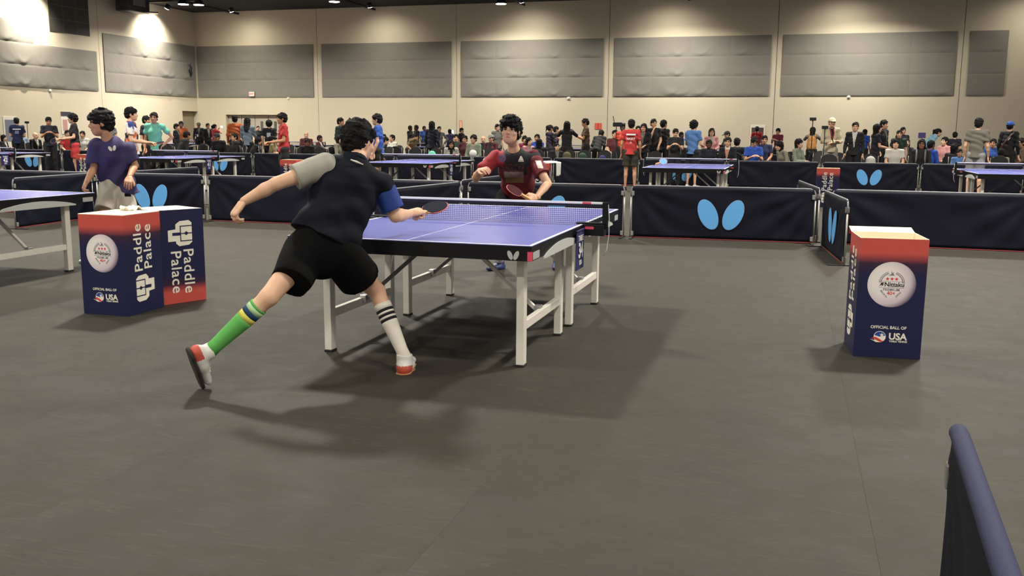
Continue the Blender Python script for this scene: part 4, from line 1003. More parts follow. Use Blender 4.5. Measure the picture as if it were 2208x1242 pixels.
# socks and shoes
aR, kR = V3(J['anR']), V3(J['knR']); tS = lambda t: t
sock('right_sock', aR, kR, [(-.06, .040, m_ws), (.10, .0355, m_ws), (.30, .041, m_ws), (.50, .0475, m_ws), (.535, .0485, m_bs), (.575, .0495, m_ws), (.605, .050, m_bs), (.645, .0505, m_ws), (.675, .051, m_bs), (.715, .0515, m_ws), (.80, .053, m_ws)], pA, org)
aL, kL = V3(J['anL']), V3(J['knL'])
sock('left_sock', aL, kL, [(-.06, .042, m_gs), (.12, .038, m_gs), (.35, .044, m_gs), (.55, .0495, m_gs), (.60, .0505, m_ys), (.67, .051, m_ts), (.735, .0515, m_mint), (.80, .052, m_gs), (.83, .053, m_gs)], pA, org)
def shoe(an, toe, up, parent, org, m_up, m_heel, m_so, s=1.0, name='shoe'):
    an, toe = V3(an), V3(toe); u = nrm(up); d = toe-an; d = nrm(d-u*np.dot(d, u)); base = an-u*.062*s
    P = [cone(base-d*.030*s, base+d*.05*s, .041*s, .043*s, .02, flat=(u, .95)), cone(base+d*.05*s, base+d*.165*s, .046*s, .040*s, .03, flat=(u, .62)), cone(an+u*.012, base, .046*s, .044*s, .02, capa=True)]
    b0 = base-u*.030*s
    so = part(name, P, .005, [m_up, m_heel], parent, org, clips=[(b0, -u)], paint=lambda C: ((((C-base)@d) < -.006) & (((C-base)@u) < .018)).astype(int))
    part('shoe_sole', [cone(base-d*.032*s-u*.034*s, base+d*.05*s-u*.034*s, .046*s, .046*s, .02, flat=(u, .5)), cone(base+d*.05*s-u*.034*s, base+d*.172*s-u*.034*s, .049*s, .042*s, .02, flat=(u, .5))], .005, m_so, so, org, clips=[(b0-u*.016*s, -u), (b0+u*.004, u)])
    lc = MB()
    for k in range(3):
        q = base+d*(.075+.02*k)*s+u*(.036-.005*k)*s; sd = np.cross(d, u)
        lc.tube([Vector(q-sd*.022*s-org), Vector(q+u*.004-org), Vector(q+sd*.022*s-org)], .0035, 5)
    lc.build('shoe_laces', m_whsh, so, True)
    return so
shoe(J['anR'], J['toeR'], (0, 0, 1), pA, org, m_whsh, m_redsh, m_sole, 1.02)
upL = nrm(V3(CR)*.78+V3(CU)*.40+V3(CF)*.42)
shoe(J['anL'], J['toeL'], upL, pA, org, m_whsh, m_redsh, m_dksole, 1.0)
r_blk = mat('black_rubber_sheet', srgb(22, 25, 40), .85, spec=.15); r_red = mat('red_rubber_sheet', srgb(180, 44, 48), .45)
bc = V3(px(938, 447, 5.74)); paddle('bat with dark face in the right hand of the lunging player', bc, -CF*.52+CU*.86+CR*-.12, Vector(V3(px(905, 456, 5.66))-bc), r_blk, r_red)
# --- the opponent behind the table
TC = -V3(CF); ZZ = V3((0, 0, 1))
def pattern_mats():
    r_ = mat('dark_red_jersey', srgb(104, 22, 33), .75, noise=.35, nscale=5, bump=.1, bscale=200)
    b_ = mat('black_jersey', srgb(17, 16, 21), .75, noise=.15, nscale=7)
    s_ = mat('bright_red_jersey', srgb(154, 36, 46), .75, noise=.2, nscale=8)
    return r_, b_, s_
m_r, m_b, m_sr = pattern_mats()
J = dict(pelvis=px(1118, 420, 9.22), waist=px(1117, 394, 9.10), chest=px(1112, 358, 8.92), neck=px(1108, 323, 8.80), head=px(1105, 300, 8.74),
         shR=px(1066, 342, 8.86), elR=px(1026, 384, 8.74), wrR=px(1034, 368, 8.52), shL=px(1151, 342, 8.86), elL=px(1181, 396, 8.72), wrL=px(1157, 425, 8.50),
         hipR=px(1096, 428, 9.24), hipL=px(1141, 428, 9.24), knR=px(1062, 500, 8.98), knL=px(1178, 500, 9.10), anR=fz(1078, 580), anL=fz(1202, 578), toeR=(0, 0, 0), toeL=(0, 0, 0))
for q, fx_, fy_ in (('R', -.35, -.94), ('L', .15, -.98)):
    a = J['an'+q]; a.z = .085; J['toe'+q] = a+Vector((fx_*.15, fy_*.15, -.02))
upright(J); J['calfL'] = J['calfR'] = (0, 0, 0); hf = nrm(TC*.95-V3(CR)*.22-ZZ*.05); J['headup'] = nrm(ZZ+TC*.10)
org = V3((J['pelvis'].x, J['pelvis'].y, 0))
pB = thing('person', 'opponent in a red and black jersey crouching behind the match table', 'person', org)
hd = px(1101, 284, 8.66)
hR = hand_prims(J['wrR'], V3(px(1056, 360, 8.36))-V3(J['wrR']), nrm(TC*.3+ZZ*.75-V3(CR)*.2), 1, curl=(22, 28, 20), thumb=(.8, .5, 12))
hL = hand_prims(J['wrL'], V3(px(1134, 424, 8.42))-V3(J['wrL']), nrm(TC*.8+V3((0, 0, 1))*.3), -1, curl=(60, 68, 45), thumb=(.85, .35, 5))
bB = skin_part(J, (hd, hf, J['headup']), [hR, hL], SKIN['light'], pB, org, s=1.0, hs=1.02)
face_parts(hd, hf, J['headup'], bB, org, 1.02, .0078)
up = nrm(V3(J['neck'])-V3(J['pelvis']))
sp, low = shirt_prims(J, 1.0, infl=.032, hem=.05, flare=.02, arms='')
ctr = V3(J['chest']); rr = nrm(V3(J['shR'])-V3(J['shL']))
def pixels(C):
    D = (C-V3(CAM)); z_ = D@V3(CF); return 1104+FOC*(D@V3(CR))/z_, 621-FOC*(D@V3(CU))/z_
m_prt = mat('dull_red_print', srgb(92, 36, 42), .8); m_gry = mat('grey_chest_print', srgb(128, 108, 104), .8, noise=.35, nscale=60); m_olv = mat('olive_chest_print', srgb(120, 100, 62), .8, noise=.5, nscale=50); m_bdg = mat('muted_badge', srgb(104, 78, 108), .8, noise=.4, nscale=70)
def paintB(C):
    d = C-V3(J['neck']); hgt = d@up; lat = d@rr; fr_ = (C-ctr)@J['front'] > -.02
    blk = ((hgt > -.20-.10*np.abs(lat)) & (np.abs(lat+.02) < .105)) | ((lat < -.10) & (hgt > -.12))
    red = (lat > .10) & (hgt > -.13)
    red2 = (hgt < -.40) & (np.abs(lat-.12) < .06)
    o = np.where(blk, 1, np.where(red | red2, 2, 0)); x_, y_ = pixels(C); inx = (x_ > 1087) & (x_ < 1129) & fr_
    o = np.where(inx & (y_ > 354) & (y_ < 370), 3, o); o = np.where(inx & (y_ >= 370.5) & (y_ < 383), 4, o); o = np.where(inx & (x_ > 1090) & (y_ >= 383.5) & (y_ < 394), 5, o)
    o = np.where(fr_ & ((x_-1083)**2+(y_-341)**2 < 64), 6, o)
    tri = (y_ > 336) & (y_ < 346.5) & (np.abs(x_-1123.5) < (y_-334)*.48); return np.where(fr_ & (tri | ((y_ > 347.2) & (y_ < 348.8) & (np.abs(x_-1123.5) < 6))), 7, o)
wf = folds(up+rr*.4, 46, .008, 12)
shB = part('jersey', sp, .0048, [m_r, m_b, m_sr, m_prt, m_gry, m_olv, m_bdg, m_ws], pB, org, clips=[(low, -up)], warp=wf, paint=paintB)
def sl_paint(x0, x1, y0, y1, k_):
    def fn(C):
        x_, y_ = pixels(C); u_ = x_+k_*(y_-(y0+y1)/2); return ((u_ > x0) & (u_ < x1) & (y_ > y0) & (y_ < y1) & (((C-V3(J['chest']))@TC) > -.15)).astype(int)
    return fn
sleeve('right_sleeve', J['shR'], J['elR'], .66, .066, .072, [m_sr, m_ws], shB, org, 2, paint=sl_paint(1038, 1047, 329, 345, .5))
sleeve('left_sleeve', J['shL'], J['elL'], .66, .066, .072, [m_r, m_ws], shB, org, 5, paint=sl_paint(1157, 1169, 346, 363, -.35))
from mathutils.bvhtree import BVHTree
def surf_hit(ob, org, x, y):
    me = ob.data; tr = BVHTree.FromPolygons([v.co for v in me.vertices], [p.vertices for p in me.polygons]); h_ = tr.ray_cast(CAM-Vector(org), ray(x, y).normalized()); return h_[0]
def patch(parent, c, n, upv, poly, mt, name, org, thick=.004):
    n = nrm(n); u = nrm(V3(upv)-n*np.dot(V3(upv), n)); r_ = np.cross(u, n); c = V3(c)-V3(org)
    M = Matrix.Identity(4)
    for i in range(3): M[i][0] = r_[i]; M[i][1] = -n[i]; M[i][2] = u[i]; M[i][3] = c[i]
    return MB().prism(poly, -thick, thick, M).build(name, mt, parent)
rect = lambda w_, h_: [(-w_/2, -h_/2), (w_/2, -h_/2), (w_/2, h_/2), (-w_/2, h_/2)]
hit = surf_hit(shB, org, 1108, 362); tc_ = Vector(TC); upt = Vector(up); upt = (upt-tc_*upt.dot(tc_)*.6).normalized()
Mt = face_M(hit+tc_*.012, Vector(-rr), upt)
letter('LVMZ', mat('near_black_letters', srgb(12, 10, 12), .8), shB, Mt, .075, .002)
part('shorts', [cone(J['hipL'], J['hipR'], .118, .118, .03), cone(V3(J['pelvis']), low+up*.02, .145, .150, .04, flat=(J['front'], .78), capb=True)]+
     [cone(J['hip'+q], V3(J['hip'+q])*.2+V3(J['kn'+q])*.8, .112, .10, .02, capb=True) for q in 'LR'], .01, m_shortb, pB, org)
part('hair', hair_prims(hd, hf, J['headup'], 1.02, 'fringe', .022)+[ell(V3(hd)+V3(J['headup'])*.095+hf*.02, (.085, .09, .055), None, .02)], .0045, m_hair, pB, org, warp=tufts(8, .009, 105))
m_nsh = mat('navy_shoe', srgb(34, 50, 96), .6, noise=.2, nscale=25); m_lsole = mat('pale_blue_sole', srgb(150, 176, 206), .6)
for q in 'RL':
    sock('sock', V3(J['an'+q]), V3(J['kn'+q]), [(-.05, .042, m_ws), (.10, .041, m_ws), (.22, .043, m_ws), (.25, .044, m_bs), (.29, .045, m_ws), (.40, .048, m_ws)], pB, org)
    shoe(J['an'+q], J['toe'+q], (0, 0, 1), pB, org, m_nsh, m_nsh, m_lsole, 1.0)
bc = V3(px(1110, 411, 8.42)); paddle('bat held low by the opponent in red', bc, Vector(TC*.38+ZZ*.75+V3(CR)*.45), Vector(V3(px(1138, 426, 8.42))-bc), mat('dark_red_rubber', srgb(60, 22, 30), .8, spec=.15), r_blk)

# --- the player in purple at the left
J = dict(pelvis=px(254, 398, 9.78), waist=px(247, 372, 9.74), chest=px(241, 335, 9.68), neck=px(231, 299, 9.62), head=px(226, 285, 9.58),
         shR=px(207, 316, 9.60), elR=px(203, 362, 9.62), wrR=px(186, 393, 9.46), shL=px(274, 320, 9.72), elL=px(291, 357, 9.76), wrL=px(279, 381, 9.56),
         hipR=px(238, 408, 9.72), hipL=px(266, 410, 9.84), knR=px(222, 466, 9.52), knL=px(276, 468, 9.64), anR=fz(212, 565), anL=fz(296, 552), toeR=0, toeL=0)
for q in 'RL':
    a = J['an'+q]; a.z = .085; J['toe'+q] = a+Vector(TC*.12-V3(CR)*.10); J['toe'+q].z = .06
upright(J); J['calfL'] = J['calfR'] = (0, 0, 0); hf = nrm(TC*.42-V3(CR)*.9-ZZ*.16); J['headup'] = nrm(ZZ-V3(CR)*.12)
org = V3((J['pelvis'].x, J['pelvis'].y, 0))
pC = thing('person', 'player in a purple shirt and grey shorts leaning over by the left table', 'person', org)
hd = px(217, 266, 9.56)
hR = hand_prims(J['wrR'], V3(px(178, 410, 9.40))-V3(J['wrR']), nrm(TC*.4-V3(CR)*.9), -1, curl=(35, 40, 30))
hL = hand_prims(J['wrL'], V3(px(275, 400, 9.46))-V3(J['wrL']), nrm(TC*.9+V3(CR)*.25), -1, curl=(20, 22, 15), thumb=(.8, .45, 8))
bC = skin_part(J, (hd, hf, J['headup']), [hR, hL], SKIN['tan'], pC, org, s=.98, hs=1.06)
face_parts(hd, hf, J['headup'], bC, org, 1.06)
up = nrm(V3(J['neck'])-V3(J['pelvis'])); m_pur = mat('purple_shirt', srgb(46, 37, 84), .75, noise=.1, nscale=8, bump=.1, bscale=220)
sp, low = shirt_prims(J, 1.0, infl=.034, hem=.06, flare=.03, sleeve=.80, sr=(.07, .082)); rr = nrm(V3(J['shR'])-V3(J['shL']))
wf = folds(up*.7+rr, 40, .011, 21)
shC = part('shirt', sp, .006, m_pur, pC, org, clips=[(low, -up)], warp=wf)
hit = V3(surf_hit(shC, org, 242, 320))+V3(org)
for i, wg in enumerate(wings(.075, .05)): patch(shC, hit, J['front'], up, wg, m_ws, 'white_wing_mark', org, .008)
m_gsh = mat('light_grey_shorts', srgb(164, 156, 142), .8, noise=.08, nscale=10)
P = [cone(J['hipL'], J['hipR'], .112, .112, .03), cone(V3(J['pelvis']), low+up*.03, .14, .145, .04, flat=(J['front'], .78), capb=True)]+[cone(J['hip'+q], V3(J['hip'+q])*.15+V3(J['kn'+q])*.85, .108, .098, .02, capb=True) for q in 'LR']
def paintC(C):
    sd = np.cross(ZZ, J['front']); k_ = (C-V3(J['hipL']))@V3(CR); z_ = C[:, 2]-V3(J['hipL'])[2]
    x_, y_ = pixels(C); return ((x_ > 266+(y_-395)*.1) & (x_ < 280+(y_-395)*.1) & (y_ < 424) & (((C-V3(J['hipL']))@TC) > -.03)).astype(int)
part('shorts', P, .0055, [m_gsh, m_shortb], pC, org, warp=folds(V3(CR)+ZZ*.5, 44, .010, 2), paint=paintC)
part('hair', hair_prims(hd, hf, J['headup'], 1.06, 'fringe', .020), .0045, m_hair, pC, org, warp=lambda X, Y, Z: tufts(5, .006, 75)(X, Y, Z)+tufts(6, .003, 170)(X, Y, Z))
for q in 'RL':
    sock('sock', V3(J['an'+q]), V3(J['kn'+q]), [(-.05, .042, m_ws), (.10, .041, m_ws), (.3, .044, m_ws)], pC, org)
    shoe(J['an'+q], J['toe'+q], (0, 0, 1), pC, org, m_whsh, m_nsh, m_dksole, 1.0)
# ------------------------------------------------------------ people around the hall
PAL = dict(black=(28, 27, 30), navy=(34, 42, 84), dknavy=(28, 30, 46), white=(226, 222, 210), cream=(222, 212, 178), red=(204, 58, 58), redor=(222, 88, 66), orange=(196, 98, 48), maroon=(120, 34, 56), pink=(224, 160, 160),
           hotpink=(206, 110, 150), grey=(126, 124, 118), olive=(122, 118, 106), ltgrey=(160, 160, 160), mint=(124, 206, 176), denim=(138, 156, 172), blue=(44, 86, 168), royal=(48, 92, 196), sky=(96, 140, 204), ltblue=(140, 190, 214), purple=(64, 54, 120), dkpurple=(50, 40, 58),
           green=(44, 66, 52), sage=(146, 158, 134), tan=(150, 132, 96), beige=(170, 162, 142), brown=(92, 70, 56), dkolive=(52, 52, 40), khaki=(176, 170, 150), lime=(150, 168, 112), burgundy=(96, 40, 44), blueshirt=(150, 168, 190))
def cloth_mat(c):
    if c == 'multi':
        if 'multicolour_print_cloth' in MC: return MC['multicolour_print_cloth']
        m_ = mat('multicolour_print_cloth', (.8, .8, .8), .8); nt = m_.node_tree
        tc = nt.nodes.new('ShaderNodeTexCoord'); vo = nt.nodes.new('ShaderNodeTexVoronoi'); vo.inputs['Scale'].default_value = 11; r_ = nt.nodes.new('ShaderNodeValToRGB'); r_.color_ramp.interpolation = 'CONSTANT'
        sp_ = nt.nodes.new('ShaderNodeSeparateColor')
        nt.links.new(tc.outputs['Object'], vo.inputs['Vector']); nt.links.new(vo.outputs['Color'], sp_.inputs[0]); nt.links.new(sp_.outputs[0], r_.inputs[0]); nt.links.new(r_.outputs[0], nt.nodes['Principled BSDF'].inputs['Base Color'])
        e = r_.color_ramp.elements; e[0].color = (*srgb(230, 226, 222), 1); e[1].position = .34; e[1].color = (*srgb(220, 120, 70), 1)
        for q, cc in ((.52, (70, 84, 160)), (.68, (40, 38, 48)), (.84, (214, 190, 190))): k_ = e.new(q); k_.color = (*srgb(*cc), 1)
        return m_
    return mat('cloth_'+c, tuple(.72*v for v in srgb(*PAL[c])), .85, noise=.10, nscale=7, bump=.1, bscale=120)
def mirror(p): return (-p[0], p[1], p[2])
def rotx(p, o, a):
    y, z = p[1]-o[1], p[2]-o[2]; return (p[0], o[1]+y*math.cos(a)-z*math.sin(a), o[2]+y*math.sin(a)+z*math.cos(a))
ARMS = dict(down=((.222, -.02, 1.14), (.232, .07, .90)), hold=((.212, .04, 1.14), (.13, .29, 1.10)), fold=((.228, .07, 1.15), (-.06, .20, 1.16)), hip=((.375, -.06, 1.18), (.20, .05, 1.00)),
            phone=((.212, .10, 1.16), (.09, .32, 1.27)), up=((.27, .20, 1.33), (.08, .27, 1.52)), chin=((.17, .14, 1.13), (.05, .15, 1.42)), lap=((.21, .06, 1.16), (.08, .26, 1.00)))
def make_pose(base, aR, aL, lean=0, sit=False, tilt=0):
    J = dict(pelvis=(0, 0, .97), waist=(0, 0, 1.10), chest=(0, .01, 1.28), neck=(0, 0, 1.49), head=(0, .02, 1.56), shR=(.168, 0, 1.43), elR=ARMS[aR][0], wrR=ARMS[aR][1], hc=(0, .03, 1.615))
    J['shL'] = mirror(J['shR']); J['elL'] = mirror(ARMS[aL][0]); J['wrL'] = mirror(ARMS[aL][1])
    if aR == 'fold': J['wrL'] = (.03, .23, 1.12); J['elL'] = mirror(ARMS['fold'][0])
    if sit:
        for k in J: J[k] = (J[k][0], J[k][1]-.02, J[k][2]-.455)
    if lean:
        o = J['pelvis']
        for k in list(J): J[k] = rotx(J[k], o, -R(lean))
    if sit:
        L = dict(hip=(.09, .0, .50), kn=(.13, .43, .50), an=(.13, .40, .085), toe=(.15, .55, .045))
    elif lean > 20:
        L = dict(hip=(.09, -.04, .93), kn=(.11, .03, .51), an=(.12, -.04, .085), toe=(.14, .11, .045))
    else:
        L = dict(hip=(.09, 0, .93), kn=(.105, .02, .51), an=(.115, -.02, .085), toe=(.15, .13, .045))
    for k, p in L.items(): J[k+'R'] = p; J[k+'L'] = mirror(p)
    up_ = nrm(V3(J['neck'])-V3(J['pelvis'])); J['front'] = nrm(np.cross(up_, (1, 0, 0))); J['tilt'] = lean*.45+tilt
    return J
POSES = dict(stand=make_pose(0, 'down', 'down'), hold=make_pose(0, 'hold', 'hold'), fold=make_pose(0, 'fold', 'fold'), hip=make_pose(0, 'down', 'hip'), phone=make_pose(0, 'phone', 'phone', tilt=18), up=make_pose(0, 'up', 'up'),
             chin=make_pose(0, 'chin', 'lap'), reach=make_pose(0, 'hold', 'down'), bend=make_pose(0, 'hold', 'hold', lean=38), sit=make_pose(0, 'lap', 'lap', sit=True), sitlean=make_pose(0, 'lap', 'lap', lean=24, sit=True),
             sitchin=make_pose(0, 'chin', 'lap', lean=10, sit=True), sitphone=make_pose(0, 'phone', 'phone', lean=6, sit=True, tilt=22), sitfold=make_pose(0, 'fold', 'fold', sit=True))
CACHE = {}
def head_axes(J):
    a = -R(J['tilt']); f = (0, math.cos(a), math.sin(a)); u = (0, -math.sin(a), math.cos(a)); return f, u, a
def layer(pose, lay):
    key = (pose, lay)
    if key in CACHE: return CACHE[key]
    J = POSES[pose]; f, u, a = head_axes(J)
    if lay == 'body':
        c = V3(J['hc'])
        B = body_prims(J, .98, feet=False)
        hp = head_prims(c, f, u, 1.0, fine=True)
        hands = []
        for q in 'LR':
            w_ = V3(J['wr'+q]); d = nrm(w_-V3(J['el'+q])); sd = np.cross(d, V3(J['front'])); n_ = np.linalg.norm(sd); sd = sd/n_ if n_ > .2 else V3((1, 0, 0))
            hands.append(Field(hand_prims(w_, d, sd*(1 if q == 'L' else -1), 1 if q == 'L' else -1, curl=(18, 22, 15), s=.98), .0065).mesh(0))
        r_, f_, u_ = frame(f, u)
        def paint(C):
            D = C-c; x_, y_, z_ = np.abs(D@r_), D@f_, D@u_
            eye = (np.abs(x_-.031) < .0145) & (np.abs(z_-.010) < .0065) & (y_ > .05); brow = (np.abs(x_-.031) < .02) & (np.abs(z_-.031) < .0055) & (y_ > .05)
            lip = (x_ < .022) & (np.abs(z_+.0585) < .008) & (y_ > .05)
            return np.where(eye | brow, 1, np.where(lip, 2, 0))
        me = np_mesh('body', [Field(B, .017).mesh(1), Field(hp, .0075).mesh(1)]+hands, [SKIN['light'], m_hair, m_lip], (0, 0, 0), paint)
    elif lay in ('tee', 'longsleeve'):
        sp, low = shirt_prims(J, 1.0, infl=.022, long=lay == 'longsleeve', hem=.04 if not POSES[pose]['knR'][1] > .3 else .0, flare=.025, sleeve=.66, sr=(.058, .066), collar=.35)
        ff = folds((.35, .5, .8), 50, .007, len(pose))
        cc = V3(J['chest']); sm_ = (V3(J['shL'])+V3(J['shR']))/2; ua = nrm(sm_-cc)
        def inner(C):
            D = C-sm_; h_ = D@ua; return (((D@V3(J['front'])) > .02) & (np.abs(C[:, 0]) < .012+np.maximum(0, .05+.30*(h_+.10))*.6) & (h_ > -.34)).astype(int)
        me = part('top', sp, .0125, [SKIN['light'], SKIN['light']], None, paint=inner if lay == 'longsleeve' else None, clips=[(low, nrm(V3(J['pelvis'])-V3(J['waist'])))], warp=ff)
    elif lay == 'trousers': me = part('trousers', trouser_prims(J, 1.0, 'long'), .016, SKIN['light'], None, warp=folds((.2, .4, .9), 30, .005, 3))
    elif lay == 'shorts': me = part('shorts', trouser_prims(J, 1.0, 'short', (.10, .10, .06), .78), .016, SKIN['light'], None, warp=folds((.2, .4, .9), 30, .005, 4))
    elif lay in ('shoeR', 'shoeL'):
        q = lay[-1]; me = part('shoe', shoe_prims(J['an'+q], J['toe'+q]), .011, SKIN['light'], None, clips=[((0, 0, .002), (0, 0, -1))])
    CACHE[key] = me; return me
def hair_mesh(kind):
    k = ('hair', kind)
    if k not in CACHE:
        t_ = dict(short=.014, fringe=.018, curly=.03, long=.016, bob=.02, tail=.012, bun=.012)[kind]
        CACHE[k] = part('hair', hair_prims((0, 0, 0), (0, 1, 0), (0, 0, 1), 1.0, 'fringe' if kind == 'curly' else kind, t_), .0075, m_hair, None, warp=lambda X, Y, Z: tufts(4, .008 if kind == 'curly' else .005, 85)(X, Y, Z)+tufts(7, .003, 180)(X, Y, Z))
    return CACHE[k]
def cap_parts(parent, c, a, col_):
    m_ = mat('cap_'+col_, srgb(*PAL[col_]), .8)
    if 'cap' not in CACHE:
        F_ = Field([ell((0, -.012, .045), (.094, .112, .092))], .009); F_.clip((0, 0, .032), (0, 0, -1)); CACHE['cap'] = np_mesh('cap', [F_.mesh(1)], [m_hair])
        F_ = Field([cone((0, .08, .045), (0, .155, .035), .075, .055, .02, flat=((0, 0, 1), .12))], .008); CACHE['brim'] = np_mesh('cap_brim', [F_.mesh(1)], [m_hair])
    o = link('cap', CACHE['cap'], parent, c, (a, 0, 0)); setm(o, m_); b = link('cap_brim', CACHE['brim'], o); setm(b, m_)
def setm(o, m_):
    o.material_slots[0].link = 'OBJECT'; o.material_slots[0].material = m_
LOG = []
def person(x, yt, hy, pose, ang, top, bot, hair, skin, label, hairm=None, shoes='black', rot=0):
    J = POSES[pose]; f, u, a = head_axes(J); htop = J['hc'][2]+.125
    v = ray(x, yt)
    if hy < 4: t = (hy-CH)/v.z; P = CAM+v*t; sc = hy/htop
    else: t = hy/v.y; P = CAM+v*t; sc = P.z/htop
    if P.y > 44.5: P = CAM+v*(44.5/v.y); sc = P.z/htop
    LOG.append((label, round(P.x, 1), round(P.y, 1), round(P.z, 2), round(sc, 2)))
    th = math.atan2(-P.y, -P.x); rz = th+R(ang)-R(90)
    off = Vector((math.cos(rz+R(90)), math.sin(rz+R(90)), 0))*(J['hc'][1]*sc)
    t_ = thing('person', label, 'person', (P.x-off.x, P.y-off.y, 0), rz, 'people standing and sitting around the hall'); t_.scale = (sc,)*3
    b = link('body', layer(pose, 'body'), t_); setm(b, SKIN[skin])
    kt, ct = top.split(':'); o = link('shirt' if kt == 't' else 'jacket', layer(pose, 'tee' if kt == 't' else 'longsleeve'), t_); setm(o, cloth_mat(ct))
    o.material_slots[1].link = 'OBJECT'; o.material_slots[1].material = cloth_mat(random.choice(('white', 'grey', 'black', 'dknavy', ct, 'beige')) if kt == 'l' and 'coat' not in label and 'hooded' not in label else ct)
    kb, cb = bot.split(':'); o2 = link('shorts' if kb == 's' else 'trousers', layer(pose, 'shorts' if kb == 's' else 'trousers'), t_); setm(o2, cloth_mat(cb))
    for q in ('shoeR', 'shoeL'): s_ = link('shoe', layer(pose, q), t_); setm(s_, cloth_mat(shoes))
    c = J['hc']
    if hair.startswith('cap'): cap_parts(t_, c, a, hair[4:]); hk = 'short'
    else: hk = hair
    if hk != 'bald':
        h_ = link('hair', hair_mesh(hk), t_, c, (a, 0, 0)); setm(h_, hairm or m_hair)
        if hair.startswith('cap'): h_.scale = (.96, .96, .93)
    if J['knR'][1] > .3: chair_at(t_.location, rz, label)
    t_['shirt'] = o.name
    return t_
m_seat = mat('dark_grey_upholstery', srgb(46, 45, 46), .85, noise=.1, nscale=12); m_cframe = mat('dull_gold_frame', srgb(120, 112, 96), .4, .5)
CH0 = None
def make_chair():
    t = thing('banquet_chair', 'x', 'chair', group='banquet chairs of the spectators')
    MB().bevbox(-.21, .21, -.22, .22, .385, .435, .02).build('seat', m_seat, t, True)
    n = 12; arc = [(-.20, .52)]+[(-.20+.40*k/n, .80+.12*math.sin(math.pi*k/n)**.6) for k in range(n+1)]+[(.20, .52)]
    M = Matrix.Translation((0, -.245, 0)) @ Matrix.Rotation(R(6), 4, 'X')
    MB().prism(arc, -.025, .02, M).build('backrest', m_seat, t)
    for sx in (-1, 1):
        MB().tube([(sx*.205, -.21, .41), (sx*.212, -.245, .6), (sx*.205, -.295, .86)], .011, 6).build('back_post', m_cframe, t, True)
        MB().tube([(sx*.195, -.20, .39), (sx*.205, -.24, .0)], .011, 6).build('leg', m_cframe, t); MB().tube([(sx*.195, .20, .39), (sx*.205, .22, .0)], .011, 6).build('leg', m_cframe, t)
    return t
def chair_at(loc, rz, who, empty=False):
    global CH0
    if CH0 is None: CH0 = make_chair(); c = CH0
    else: c = copy_tree(CH0)
    c.location = (loc[0], loc[1], 0); c.rotation_euler = (0, 0, rz)
    c['label'] = who if empty else ('dark banquet chair under the '+' '.join(who.replace('seated ', '').split()[:9]))
